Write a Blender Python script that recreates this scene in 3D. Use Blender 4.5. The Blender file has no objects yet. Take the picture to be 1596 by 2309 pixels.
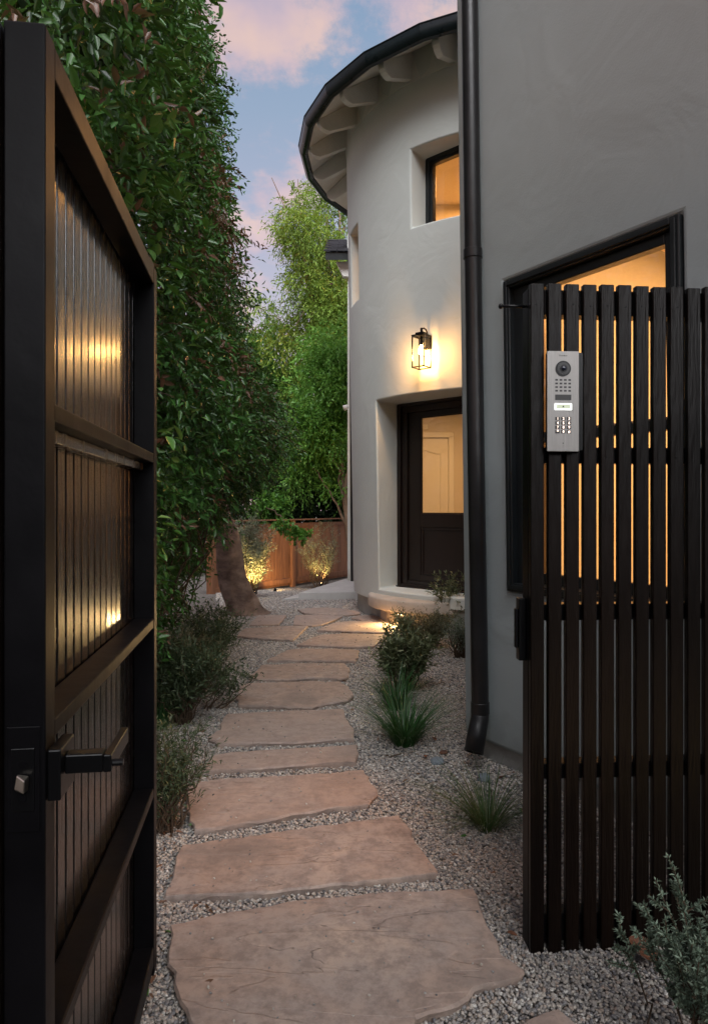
import bpy, bmesh, math, random
import numpy as np
from math import sin, cos, radians as R, pi
from mathutils import Vector, Matrix
random.seed(7); rng = np.random.default_rng(7)
S = bpy.context.scene
COL = S.collection
F = 1539.0; CX = 798.0; HY = 1145.0; EYE = 1.23      # photograph measured on a 1596 px wide copy

# ------------------------------------------------------------------ camera
cd = bpy.data.cameras.new('camera'); cam = bpy.data.objects.new('camera', cd); COL.objects.link(cam)
cd.sensor_fit = 'HORIZONTAL'; cd.sensor_width = 36; cd.lens = 36*F/1596
cd.shift_y = -9.2/1596
cam.location = (0, 0, EYE); cam.rotation_euler = (R(90), 0, 0)
cd.clip_start = .05; cd.clip_end = 500
S.camera = cam
S.view_settings.view_transform = 'Standard'; S.view_settings.look = 'None'
S.view_settings.exposure = 1.33; S.view_settings.gamma = 1.0; S.view_settings.use_curve_mapping = False
S.render.engine = 'CYCLES'
S.cycles.use_denoising = True
S.cycles.max_bounces = 7; S.cycles.diffuse_bounces = 3; S.cycles.glossy_bounces = 3
S.cycles.transparent_max_bounces = 12; S.cycles.transmission_bounces = 4
S.cycles.sample_clamp_indirect = 3.0; S.cycles.caustics_reflective = False; S.cycles.caustics_refractive = False

# ------------------------------------------------------------------ node helper
class NT:
    def __init__(s, tree): s.t = tree; s.n = tree.nodes; s.l = tree.links
    def add(s, typ, **kw):
        n = s.n.new(typ)
        for k, v in kw.items():
            if k.startswith('i_'):
                key = k[2:]; key = int(key) if key.isdigit() else key.replace('_', ' ')
                sock = n.inputs[key]
                if hasattr(v, 'is_output'): s.l.new(v, sock)
                else: sock.default_value = v
            else: setattr(n, k, v)
        return n
    def link(s, a, b): s.l.new(a, b)
    def math(s, op, a, b=0.0, c=None):
        n = s.n.new('ShaderNodeMath'); n.operation = op
        for i, v in enumerate((a, b) if c is None else (a, b, c)):
            if hasattr(v, 'is_output'): s.l.new(v, n.inputs[i])
            else: n.inputs[i].default_value = v
        return n.outputs[0]
    def ramp(s, fac, stops, interp='LINEAR'):
        n = s.n.new('ShaderNodeValToRGB'); e = n.color_ramp.elements; n.color_ramp.interpolation = interp
        while len(e) < len(stops): e.new(0.5)
        for i, (p, c) in enumerate(stops):
            e[i].position = p; e[i].color = (*c, 1) if len(c) == 3 else c
        if hasattr(fac, 'is_output'): s.l.new(fac, n.inputs[0])
        return n.outputs[0]
    def mix(s, fac, a, b, mode='MIX'):
        n = s.n.new('ShaderNodeMix'); n.data_type = 'RGBA'; n.blend_type = mode
        for k, v in ((0, fac), (6, a), (7, b)):
            if hasattr(v, 'is_output'): s.l.new(v, n.inputs[k])
            else: n.inputs[k].default_value = (*v, 1) if (k > 0 and len(v) == 3) else v
        return n.outputs[2]

# ------------------------------------------------------------------ world: dusk sky with lit clouds
W = bpy.data.worlds.new('World'); S.world = W; W.use_nodes = True
nt = NT(W.node_tree); nt.n.clear()
tc = nt.add('ShaderNodeTexCoord')
sep = nt.add('ShaderNodeSeparateXYZ', i_0=tc.outputs['Generated'])
zz = nt.math('MAXIMUM', sep.outputs[2], 0.0)
base = nt.ramp(zz, [(0, (.38, .29, .33)), (.2, (.36, .295, .37)), (.36, (.27, .27, .375)), (.5, (.18, .235, .34)), (.62, (.135, .205, .32)), (1, (.12, .185, .31))])
den = nt.math('ADD', zz, .12)
px_ = nt.math('DIVIDE', sep.outputs[0], den); py_ = nt.math('DIVIDE', sep.outputs[1], den)
cmb = nt.add('ShaderNodeCombineXYZ', i_0=px_, i_1=py_, i_2=0.0)
SKY_OFF = (6.5, 2.9, 0.0)
mp = nt.add('ShaderNodeMapping', i_Vector=cmb.outputs[0]); mp.inputs['Location'].default_value = SKY_OFF; mp.inputs['Scale'].default_value = (1.0, .8, 1)
n1 = nt.add('ShaderNodeTexNoise', i_Vector=mp.outputs[0]); n1.inputs['Scale'].default_value = 2.1; n1.inputs['Detail'].default_value = 10; n1.inputs['Roughness'].default_value = .64
n2 = nt.add('ShaderNodeTexNoise', i_Vector=mp.outputs[0]); n2.inputs['Scale'].default_value = 5.0; n2.inputs['Detail'].default_value = 4
n1f = n1.outputs[0]
high = nt.math('MULTIPLY', nt.math('SUBTRACT', zz, .30), 0.28)      # more cloud higher up
mask = nt.ramp(nt.math('ADD', n1f, high), [(.485, (0, 0, 0)), (.60, (1, 1, 1))], 'EASE')
ccol = nt.ramp(n2.outputs[0], [(.35, (.33, .26, .35)), (.50, (.52, .34, .34)), (.65, (.66, .41, .31))])
sky = nt.mix(nt.math('MULTIPLY', mask, .75), base, ccol)
nish = nt.add('ShaderNodeTexSky', sky_type='NISHITA', sun_disc=False)
SUN_EL, SUN_AZ = R(35), R(200)
nish.sun_elevation = R(1.5); nish.sun_rotation = SUN_AZ
bg1 = nt.add('ShaderNodeBackground', i_0=sky); bg1.inputs[1].default_value = .53
bg2 = nt.add('ShaderNodeBackground', i_0=nish.outputs[0]); bg2.inputs[1].default_value = .05
ad = nt.add('ShaderNodeAddShader', i_0=bg1.outputs[0], i_1=bg2.outputs[0])
nt.add('ShaderNodeOutputWorld', i_0=ad.outputs[0])
# soft after-glow, broad and weak, from behind the left shoulder
sl = bpy.data.lights.new('sun', 'SUN'); sl.energy = 3.1; sl.angle = R(60); sl.color = (.97, .985, 1)
so = bpy.data.objects.new('sun', sl); COL.objects.link(so)
so.rotation_euler = Vector((.25, -.70, .72)).to_track_quat('Z', 'Y').to_euler()

# ------------------------------------------------------------------ materials
MATS = {}
def mat(name, col, rough=.6, metal=0, var=0.0, vscale=4.0, bump=0.0, bscale=30.0, spec=.5, objvar=0.0, stretch=None, col2=None, coat=0.0):
    if name in MATS: return MATS[name]
    m = bpy.data.materials.new(name); m.use_nodes = True; MATS[name] = m
    t = NT(m.node_tree); b = t.n['Principled BSDF']
    b.inputs['Roughness'].default_value = rough; b.inputs['Metallic'].default_value = metal
    b.inputs['Specular IOR Level'].default_value = spec; b.inputs['Coat Weight'].default_value = coat; b.inputs['Coat Roughness'].default_value = .15
    co = t.add('ShaderNodeTexCoord'); vec = co.outputs['Object']
    if stretch:
        mpn = t.add('ShaderNodeMapping', i_Vector=vec); mpn.inputs['Scale'].default_value = stretch; vec = mpn.outputs[0]
    out = (*col, 1)
    if var or col2:
        n = t.add('ShaderNodeTexNoise', i_Vector=vec); n.inputs['Scale'].default_value = vscale; n.inputs['Detail'].default_value = 7
        n.inputs['Roughness'].default_value = .62
        c2 = col2 or tuple(c*(1-var) for c in col)
        out = t.ramp(n.outputs[0], [(.32, c2), (.66, col)])
        rr = t.math('MULTIPLY_ADD', n.outputs[0], .25, rough-.12); t.link(rr, b.inputs['Roughness'])
    if objvar:
        oi = t.add('ShaderNodeObjectInfo')
        f = t.math('MULTIPLY_ADD', oi.outputs['Random'], 2*objvar, 1-objvar)
        out = t.mix(1.0, out, t.add('ShaderNodeCombineXYZ', i_0=f, i_1=f, i_2=f).outputs[0], 'MULTIPLY')
    if hasattr(out, 'is_output'): t.link(out, b.inputs['Base Color'])
    else: b.inputs['Base Color'].default_value = out
    if bump:
        n = t.add('ShaderNodeTexNoise', i_Vector=vec); n.inputs['Scale'].default_value = bscale; n.inputs['Detail'].default_value = 6
        bp = t.add('ShaderNodeBump', i_Height=n.outputs[0]); bp.inputs['Strength'].default_value = bump; bp.inputs['Distance'].default_value = .01
        t.link(bp.outputs[0], b.inputs['Normal'])
    return m
def stucco(name, col):
    m = bpy.data.materials.new(name); m.use_nodes = True; MATS[name] = m
    t = NT(m.node_tree); b = t.n['Principled BSDF']; b.inputs['Roughness'].default_value = .85; b.inputs['Specular IOR Level'].default_value = .25
    co = t.add('ShaderNodeTexCoord').outputs['Object']
    n = t.add('ShaderNodeTexNoise', i_Vector=co); n.inputs['Scale'].default_value = 1.3; n.inputs['Detail'].default_value = 6; n.inputs['Distortion'].default_value = .6
    c = t.ramp(n.outputs[0], [(.3, tuple(x*.93 for x in col)), (.7, col)])
    sp = t.add('ShaderNodeTexVoronoi', i_Vector=co); sp.inputs['Scale'].default_value = 5.5       # rare pin-sized chips
    c = t.mix(t.ramp(sp.outputs['Distance'], [(.012, (.35, .35, .35)), (.02, (0, 0, 0))]), c, tuple(x*.45 for x in col))
    gx = t.add('ShaderNodeSeparateXYZ', i_0=co); gn = t.add('ShaderNodeTexNoise', i_Vector=co); gn.inputs['Scale'].default_value = 7; gn.inputs['Detail'].default_value = 6
    gr_ = t.ramp(t.math('MULTIPLY_ADD', gn.outputs[0], .35, gx.outputs[2]), [(.25, (.5, .5, .5)), (.42, (0, 0, 0))])
    c = t.mix(gr_, c, tuple(x*.5 for x in (col[0], col[1]*.93, col[2]*.82)))
    t.link(c, b.inputs['Base Color'])
    a1 = t.add('ShaderNodeTexNoise', i_Vector=co); a1.inputs['Scale'].default_value = 2.6; a1.inputs['Detail'].default_value = 3; a1.inputs['Distortion'].default_value = .8
    a2 = t.add('ShaderNodeTexNoise', i_Vector=co); a2.inputs['Scale'].default_value = 120; a2.inputs['Detail'].default_value = 4
    h = t.math('MULTIPLY_ADD', a2.outputs[0], .06, a1.outputs[0])
    bp = t.add('ShaderNodeBump', i_Height=h); bp.inputs['Strength'].default_value = .35; bp.inputs['Distance'].default_value = .03
    t.link(bp.outputs[0], b.inputs['Normal'])
    return m
M_STUCCO = stucco('white_stucco', (.70, .72, .68))
M_STUCCO2 = stucco('shaded_stucco', (.375, .425, .435))  # same white stucco, colour darkened to carry the main wall's shade
M_PLINTH = mat('plinth_cement', (.40, .40, .38), .9, var=.25, vscale=6, bump=.4, bscale=60)
M_CONC = mat('concrete', (.60, .59, .57), .8, var=.15, vscale=5, bump=.25, bscale=90)
M_CAST = mat('cast_stone', (.60, .51, .43), .75, var=.2, vscale=6, bump=.3, bscale=70)
M_TRIM = mat('dark_trim', (.012, .015, .017), .35, var=.2, spec=.5)
M_GUT = mat('gutter_metal', (.010, .016, .019), .30, metal=0, var=.3, vscale=8, spec=.35)
M_PIPE = mat('pipe_metal', (.013, .013, .0145), .36, metal=0, var=.45, vscale=6, spec=.5, bump=.15, bscale=12)
M_EAVE = mat('eave_paint', (.80, .79, .74), .55, var=.08, vscale=9, bump=.1, bscale=40)
M_STEEL = mat('bronze_steel', (.005, .0046, .0056), .42, metal=.0, var=.4, vscale=7, bump=.12, bscale=18, spec=.14)
M_SLAT = mat('stained_slat', (.0060, .0030, .0020), .36, var=.55, vscale=5, bump=.35, bscale=16, stretch=(7, 7, .6), objvar=.4, spec=.2)
M_SLAT2 = mat('satin_slat', (.008, .005, .0036), .25, var=.4, vscale=5, bump=.3, bscale=16, stretch=(7, 7, .6), objvar=.25, spec=.7, coat=.55)
M_BLACK = mat('black_metal', (.004, .004, .0045), .3, spec=.3)
M_BRASS = mat('latch_metal', (.55, .50, .42), .3, metal=1)
M_DOOR = mat('espresso_wood', (.016, .008, .0055), .42, var=.4, vscale=5, bump=.2, bscale=20, stretch=(6, 6, .7))
M_SHING = mat('slate_shingle', (.016, .016, .019), .9, var=.5, vscale=9, objvar=.3, spec=.12)
M_CEDAR = mat('cedar_board', (.27, .12, .06), .65, var=.45, vscale=5, bump=.4, bscale=14, stretch=(5, 5, .5), objvar=.15)
M_BARK = mat('smooth_bark', (.27, .195, .155), .75, col2=(.07, .04, .03), vscale=5.5, bump=1.0, bscale=16, stretch=(1, 1, 1.6))
M_BARK2 = mat('tan_bark', (.22, .15, .10), .8, var=.5, vscale=8, bump=.6, bscale=20)
M_TWIG = mat('twig_bark', (.10, .065, .04), .8, var=.4, vscale=9)
M_ROOM = mat('room_plaster', (.72, .66, .58), .9, var=.04)
M_ROOMDOOR = mat('room_white', (.80, .78, .74), .5)
M_FLOOR = mat('room_floor', (.30, .17, .08), .5, var=.3)
M_ROCK = mat('blue_rock', (.22, .26, .29), .8, var=.5, vscale=9, bump=.6, bscale=25)
M_DEAD = mat('dry_leaf', (.16, .062, .030), .7, var=.5, vscale=20, bump=.4, bscale=60, objvar=.3)
M_SS = mat('brushed_steel', (.30, .285, .272), .40, metal=.6, var=.12, vscale=30, bump=.12, bscale=20, stretch=(14, 14, .35))
M_KEY = mat('key_black', (.014, .012, .012), .35)
def emis(name, col, st):
    m = bpy.data.materials.new(name); m.use_nodes = True; b = m.node_tree.nodes['Principled BSDF']
    b.inputs['Base Color'].default_value = (*col, 1); b.inputs['Emission Color'].default_value = (*col, 1); b.inputs['Emission Strength'].default_value = st
    return m
M_GLOW = emis('button_glow', (.95, 1, .95), 1.4); M_DIGIT = emis('digit_glow', (1, .78, .66), .75); M_BTN = emis('button_face', (.42, .46, .33), .35)
M_BULB = emis('bulb_glow', (1, .52, .16), 30); M_STRIP = emis('strip_glow', (1, .68, .30), 14)
def glass(name, tint=(1, 1, 1), refl=.08, rough=.02, fr=.6):
    m = bpy.data.materials.new(name); m.use_nodes = True; t = NT(m.node_tree); t.n.clear()
    tr = t.add('ShaderNodeBsdfTransparent'); tr.inputs[0].default_value = (*tint, 1)
    gl = t.add('ShaderNodeBsdfGlossy'); gl.inputs['Roughness'].default_value = rough
    lw = t.add('ShaderNodeLayerWeight'); lw.inputs[0].default_value = .25
    f = t.math('MULTIPLY_ADD', lw.outputs['Fresnel'], fr, refl*.4)
    mx = t.add('ShaderNodeMixShader', i_0=f, i_1=tr.outputs[0], i_2=gl.outputs[0]); t.add('ShaderNodeOutputMaterial', i_0=mx.outputs[0])
    return m
M_GLASS = glass('window_glass', (.95, .95, .93)); M_LGLASS = glass('lantern_glass', (1, 1, 1), .0, fr=.12)

def leafmat(name, stops, rough=.42, trans=.25, spec=.5, bump=0):
    m = bpy.data.materials.new(name); m.use_nodes = True; MATS[name] = m
    t = NT(m.node_tree); b = t.n['Principled BSDF']; b.inputs['Roughness'].default_value = rough; b.inputs['Specular IOR Level'].default_value = spec
    a = t.add('ShaderNodeAttribute', attribute_name='rnd')
    c = t.ramp(a.outputs['Fac'], stops); t.link(c, b.inputs['Base Color'])
    tl = t.add('ShaderNodeBsdfTranslucent', i_0=t.mix(.35, c, (.12, .16, .01)))
    mx = t.add('ShaderNodeMixShader', i_1=b.outputs[0], i_2=tl.outputs[0]); mx.inputs[0].default_value = trans
    t.link(mx.outputs[0], t.n['Material Output'].inputs[0])
    return m
BR = (.13, .070, .042)
L_HEDGE = leafmat('hedge_leaf', [(0, (.022, .058, .016)), (.35, (.052, .16, .033)), (.62, (.08, .23, .042)), (.85, (.15, .32, .08)), (.90, (.10, .12, .04)), (.93, BR), (1, (.24, .13, .085))], .34, .22, .55)
L_TREE = leafmat('tree_leaf', [(0, (.018, .052, .014)), (.4, (.052, .15, .030)), (.75, (.08, .22, .042)), (.90, (.09, .19, .05)), (.93, BR), (1, (.24, .13, .085))], .38, .22, .5)
L_YELL = leafmat('yellow_leaf', [(0, (.09, .18, .03)), (.5, (.18, .29, .045)), (.85, (.31, .38, .06)), (1, (.38, .31, .05))], .6, .42, .3)
L_BRIGHT = leafmat('bright_leaf', [(0, (.07, .20, .035)), (.5, (.15, .36, .06)), (.85, (.25, .47, .085)), (1, (.34, .52, .11))], .45, .42, .4)
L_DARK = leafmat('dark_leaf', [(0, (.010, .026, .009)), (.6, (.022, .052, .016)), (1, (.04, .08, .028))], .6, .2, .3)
L_OLIVE = leafmat('olive_leaf', [(0, (.13, .155, .10)), (.5, (.22, .25, .17)), (1, (.36, .39, .29))], .5, .25, .4)
L_SAGE = leafmat('sage_leaf', [(0, (.11, .115, .07)), (.5, (.19, .19, .12)), (1, (.31, .29, .20))], .6, .25, .3)
L_SHRUB = leafmat('shrub_leaf', [(0, (.07, .09, .045)), (.5, (.14, .17, .085)), (.85, (.23, .26, .14)), (1, (.33, .31, .19))], .45, .22, .45)
L_DKSHRUB = leafmat('dark_shrub_leaf', [(0, (.03, .048, .024)), (.5, (.06, .09, .045)), (1, (.12, .155, .08))], .5, .2, .4)
L_GRASS = leafmat('grass_blade', [(0, (.016, .055, .016)), (.55, (.030, .10, .026)), (.9, (.05, .14, .036)), (1, (.16, .14, .06))], .42, .25, .5)
L_SEDGE = leafmat('sedge_blade', [(0, (.03, .075, .022)), (.5, (.055, .12, .035)), (.8, (.14, .14, .07)), (1, (.24, .19, .12))], .5, .25, .4)
L_GREY = leafmat('grey_leaf', [(0, (.10, .13, .095)), (.5, (.17, .215, .155)), (1, (.26, .30, .23))], .65, .2, .25)
L_WEST = leafmat('westringia_leaf', [(0, (.12, .16, .12)), (.5, (.20, .27, .20)), (1, (.32, .39, .29))], .6, .2, .3)

# ------------------------------------------------------------------ object helpers
def tag(o, label=None, cat=None, group=None, kind=None):
    if label: o['label'] = label
    if cat: o['category'] = cat
    if group: o['group'] = group
    if kind: o['kind'] = kind
    return o
ORG = {}
def empty(name, loc, label, cat, group=None):
    o = bpy.data.objects.new(name, None); COL.objects.link(o); o.location = loc; o.empty_display_size = .1
    ORG[o.name] = Vector(loc); return tag(o, label, cat, group)
def link(o, parent, org=(0, 0, 0)):
    COL.objects.link(o); org = Vector(org); ORG[o.name] = org
    if parent: o.parent = parent; o.location = org - ORG[parent.name]
    else: o.location = org
    return o
class MB:
    def __init__(s): s.v = []; s.f = []
    def add(s, vs, fs):
        b = len(s.v); s.v += [tuple(v) for v in vs]; s.f += [tuple(b+i for i in f) for f in fs]; return s
    def box(s, c, h, ax=None):      # centre, half sizes, axes
        ax = ax or (Vector((1, 0, 0)), Vector((0, 1, 0)), Vector((0, 0, 1))); c = Vector(c)
        vs = [c + ax[0]*(h[0]*i) + ax[1]*(h[1]*j) + ax[2]*(h[2]*k) for k in (-1, 1) for j in (-1, 1) for i in (-1, 1)]
        return s.add(vs, [(0, 2, 3, 1), (4, 5, 7, 6), (0, 1, 5, 4), (2, 6, 7, 3), (0, 4, 6, 2), (1, 3, 7, 5)])
    def hexa(s, vs): return s.add(vs, [(0, 2, 3, 1), (4, 5, 7, 6), (0, 1, 5, 4), (2, 6, 7, 3), (0, 4, 6, 2), (1, 3, 7, 5)])
    def prism(s, bot, top):
        n = len(bot); return s.add(list(bot)+list(top), [tuple(range(n))[::-1], tuple(range(n, 2*n))] + [(i, (i+1) % n, n+(i+1) % n, n+i) for i in range(n)])
    def tube(s, path, rad, n=10, caps=True):
        path = [Vector(p) for p in path]; rad = [rad]*len(path) if not hasattr(rad, '__len__') else rad
        vs = []; up = None
        for i, p in enumerate(path):
            d = (path[min(i+1, len(path)-1)] - path[max(i-1, 0)]).normalized()
            if up is None: up = Vector((0, 0, 1)) if abs(d.z) < .9 else Vector((0, 1, 0))
            a = d.cross(up).normalized(); up = a.cross(d).normalized()
            vs += [p + (a*cos(2*pi*k/n) + up*sin(2*pi*k/n))*rad[i] for k in range(n)]
        fs = [(i*n+k, i*n+(k+1) % n, (i+1)*n+(k+1) % n, (i+1)*n+k) for i in range(len(path)-1) for k in range(n)]
        if caps: fs += [tuple(range(n))[::-1], tuple((len(path)-1)*n+k for k in range(n))]
        return s.add(vs, fs)
    def build(s, name, m, parent=None, org=(0, 0, 0), smooth=False, bevel=0, seg=2, ang=None):
        me = bpy.data.meshes.new(name); o3 = Vector(org)
        me.from_pydata([(v[0]-o3[0], v[1]-o3[1], v[2]-o3[2]) for v in s.v], [], s.f); me.materials.append(m)
        bm = bmesh.new(); bm.from_mesh(me); bmesh.ops.recalc_face_normals(bm, faces=bm.faces); bm.to_mesh(me); bm.free()
        if smooth or ang:
            me.polygons.foreach_set('use_smooth', [True]*len(me.polygons))
            if ang: me.set_sharp_from_angle(angle=R(ang))
        o = bpy.data.objects.new(name, me); link(o, parent, org)
        if bevel:
            b = o.modifiers.new('bevel', 'BEVEL'); b.width = bevel; b.segments = seg; b.limit_method = 'ANGLE'; b.angle_limit = R(40)
        return o
def gz(y):      # ground height along the path
    if y < 8.3: return 0.0
    if y < 13: return -.07*(y-8.3)
    return -.33
def at(px, py, z=0.0):   # a ground point seen at a place of the photograph
    Y = F*(EYE-z)/(py-HY)
    if z == 0 and Y > 8.3:
        for _ in range(30): Y = .5*Y + .5*F*(EYE-gz(Y))/(py-HY)
        return Vector(((px-CX)/F*Y, Y, gz(Y)))
    return Vector(((px-CX)/F*Y, Y, z))

# ================================================================== GROUND
me = bpy.data.meshes.new('ground'); ys = [-6, 0, 4, 8.3, 9, 10, 11, 12, 13, 20, 300]; xs = [-200, -30, -3, 3, 30, 200]
vs = [(x, y, gz(y)-.012) for y in ys for x in xs]; nx = len(xs)
me.from_pydata(vs, [], [(j*nx+i, j*nx+i+1, (j+1)*nx+i+1, (j+1)*nx+i) for j in range(len(ys)-1) for i in range(nx-1)])
m = bpy.data.materials.new('gravel_bed'); m.use_nodes = True; t = NT(m.node_tree); b = t.n['Principled BSDF']; b.inputs['Roughness'].default_value = .9
co = t.add('ShaderNodeTexCoord').outputs['Object']
vo = t.add('ShaderNodeTexVoronoi', i_Vector=co); vo.inputs['Scale'].default_value = 60
c = t.mix(vo.outputs['Distance'], t.ramp(vo.outputs['Color'], [(.2, (.16, .15, .135)), (.8, (.40, .36, .32))]), (.06, .054, .05))
t.link(c, b.inputs['Base Color']); bp = t.add('ShaderNodeBump', i_Height=vo.outputs['Distance'], invert=True); bp.inputs['Strength'].default_value = .8; bp.inputs['Distance'].default_value = .01
t.link(bp.outputs[0], b.inputs['Normal']); me.materials.append(m)
tag(link(bpy.data.objects.new('ground', me), None), kind='structure')

# ---- flagstones
def z5(L): return [(415.625+.41667*x, 997.5+.41667*y) for x, y in L]
def dd(L): return L
STONES = [
 (dd([(383,2085),(520,2055),(660,2030),(860,2012),(1068,2003),(1085,2040),(1100,2085),(1120,2120),(1130,2150),(1185,2190),(1172,2203),(1100,2217),(1068,2228),(1058,2250),(1000,2276),(935,2292),(930,2330),(900,2400),(480,2420),(440,2330),(420,2275),(392,2215),(380,2130)]), 'largest flagstone, right at the foot of the path between the gate leaves'),
 (dd([(1165,2315),(1190,2292),(1230,2280),(1262,2272),(1300,2308),(1350,2380),(1150,2400)]), 'corner of a flagstone showing in the gravel at the very bottom edge'),
 (dd([(410,1905),(450,1900),(560,1885),(700,1865),(800,1852),(900,1838),(925,1870),(940,1900),(960,1925),(985,1960),(985,1967),(900,1978),(800,1990),(700,2000),(540,2015),(440,2018),(370,2022),(372,2008),(388,1980),(395,1945)]), 'second flagstone of the path counting from the gate, with curved cracks'),
 (dd([(424,1765),(560,1752),(700,1745),(820,1735),(832,1758),(850,1775),(852,1790),(832,1812),(760,1820),(640,1840),(520,1862),(440,1870),(428,1850),(425,1835),(420,1800)]), 'third flagstone from the gate, streaked and with a chipped right corner'),
 (z5([(160,1690),(300,1672),(460,1660),(700,1650),(935,1635),(940,1690),(930,1730),(740,1735),(500,1755),(280,1768),(95,1772),(125,1725)]), 'narrow long flagstone, fourth from the gate'),
 (z5([(225,1468),(480,1455),(860,1440),(870,1480),(895,1520),(918,1555),(918,1600),(820,1605),(620,1622),(440,1622),(180,1627),(130,1593),(195,1555),(200,1510)]), 'wide flagstone with a pointed left corner, fifth from the gate'),
 (z5([(310,1305),(440,1298),(640,1292),(840,1292),(890,1320),(915,1370),(885,1395),(740,1420),(690,1437),(640,1434),(430,1425),(290,1420),(285,1365)]), 'flagstone with broken lower right rim beside the dark grass tuft'),
 (z5([(410,1205),(560,1195),(700,1193),(870,1195),(895,1230),(890,1265),(860,1278),(700,1272),(560,1283),(345,1283),(350,1265),(390,1235)]), 'seventh flagstone from the gate, orange stained at its right end'),
 (z5([(560,1122),(620,1115),(800,1115),(945,1122),(940,1150),(925,1183),(740,1180),(570,1178),(445,1177),(500,1150)]), 'slim flagstone just before the path splits in two'),
 (z5([(740,1040),(860,1033),(1080,1038),(1085,1055),(1040,1088),(1020,1103),(880,1105),(700,1098),(608,1095),(660,1068)]), 'flagstone beside the tip of the leafy shrub, first of the right branch'),
 (z5([(330,1005),(420,1000),(560,992),(668,992),(640,1020),(610,1050),(590,1068),(440,1062),(282,1046),(300,1025)]), 'flagstone on the left branch toward the tree trunk, the larger one'),
 (z5([(830,970),(960,965),(1100,975),(1115,985),(1105,1020),(1080,1028),(960,1025),(800,1018),(715,1016),(760,993)]), 'flagstone second on the right branch toward the door step'),
 (z5([(400,938),(470,935),(552,933),(540,955),(510,982),(440,985),(350,987),(375,960)]), 'small flagstone nearest the leaning tree trunk'),
 (z5([(600,935),(700,930),(858,938),(820,957),(740,987),(690,990),(590,985),(592,955)]), 'flagstone in the middle where the two branches meet'),
 (z5([(612,905),(660,895),(760,893),(850,898),(940,912),(955,925),(880,933),(760,932),(650,922)]), 'farthest flagstone, in front of the concrete slab'),
 (z5([(940,936),(1000,934),(1150,944),(1158,965),(1100,972),(980,964),(900,949)]), 'flagstone lit yellow by the light under the door step'),
]
m = bpy.data.materials.new('flagstone'); m.use_nodes = True; MATS['flag'] = m; t = NT(m.node_tree); b = t.n['Principled BSDF']
co = t.add('ShaderNodeTexCoord').outputs['Object']; oi = t.add('ShaderNodeObjectInfo')
off = t.add('ShaderNodeVectorMath', operation='ADD', i_0=co, i_1=t.add('ShaderNodeCombineXYZ', i_0=t.math('MULTIPLY', oi.outputs['Random'], 40.0)).outputs[0]).outputs[0]
nA = t.add('ShaderNodeTexNoise', i_Vector=off); nA.inputs['Scale'].default_value = 2.2; nA.inputs['Detail'].default_value = 8; nA.inputs['Roughness'].default_value = .6
nB = t.add('ShaderNodeTexNoise', i_Vector=off); nB.inputs['Scale'].default_value = 22; nB.inputs['Detail'].default_value = 6; nB.inputs['Roughness'].default_value = .7
mp2 = t.add('ShaderNodeMapping', i_Vector=off); mp2.inputs['Scale'].default_value = (1.0, 4.5, 1); mp2.inputs['Rotation'].default_value = (0, 0, .25)
nC = t.add('ShaderNodeTexNoise', i_Vector=mp2.outputs[0]); nC.inputs['Scale'].default_value = 1.6; nC.inputs['Detail'].default_value = 3; nC.inputs['Distortion'].default_value = 1.2
c = t.ramp(nA.outputs[0], [(.33, (.28, .225, .195)), (.45, (.43, .32, .26)), (.55, (.40, .325, .285)), (.68, (.53, .40, .32))])
c = t.mix(t.ramp(nB.outputs[0], [(.38, (.7, .7, .7)), (.58, (0, 0, 0))]), c, (.21, .165, .145))
c = t.mix(t.math('MULTIPLY', oi.outputs['Random'], .5), c, (.40, .31, .27))
crack = t.ramp(nC.outputs[0], [(.4965, (0, 0, 0)), (.5, (1, 1, 1)), (.5035, (0, 0, 0))])
part = t.ramp(nA.outputs[0], [(.52, (0, 0, 0)), (.58, (1, 1, 1))])
crk = t.math('MULTIPLY', crack, part)
c = t.mix(t.math('MULTIPLY', crk, .4), c, (.07, .045, .035))
t.link(c, b.inputs['Base Color']); b.inputs['Roughness'].default_value = .72; b.inputs['Specular IOR Level'].default_value = .35
step = t.ramp(nC.outputs[0], [(.49, (0, 0, 0)), (.51, (1, 1, 1))])
h = t.math('ADD', t.math('MULTIPLY', nB.outputs[0], .35), t.math('ADD', t.math('MULTIPLY', step, .25), t.math('MULTIPLY', crk, -.6)))
h = t.math('MULTIPLY_ADD', nA.outputs[0], .6, h)
bp = t.add('ShaderNodeBump', i_Height=h); bp.inputs['Strength'].default_value = .6; bp.inputs['Distance'].default_value = .012
t.link(bp.outputs[0], b.inputs['Normal'])
POLYS = []
def jag(poly, amp, sub):
    out = []
    n = len(poly)
    for i in range(n):
        a, bb = Vector(poly[i]), Vector(poly[(i+1) % n]); L = (bb-a).length; k = max(1, int(L/sub)); nrm = Vector((bb.y-a.y, a.x-bb.x)).normalized()
        for j in range(k):
            p = a.lerp(bb, j/k); w = random.gauss(0, amp) if j else random.gauss(0, amp*.5)
            out.append(p + nrm*w)
    return out
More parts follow.
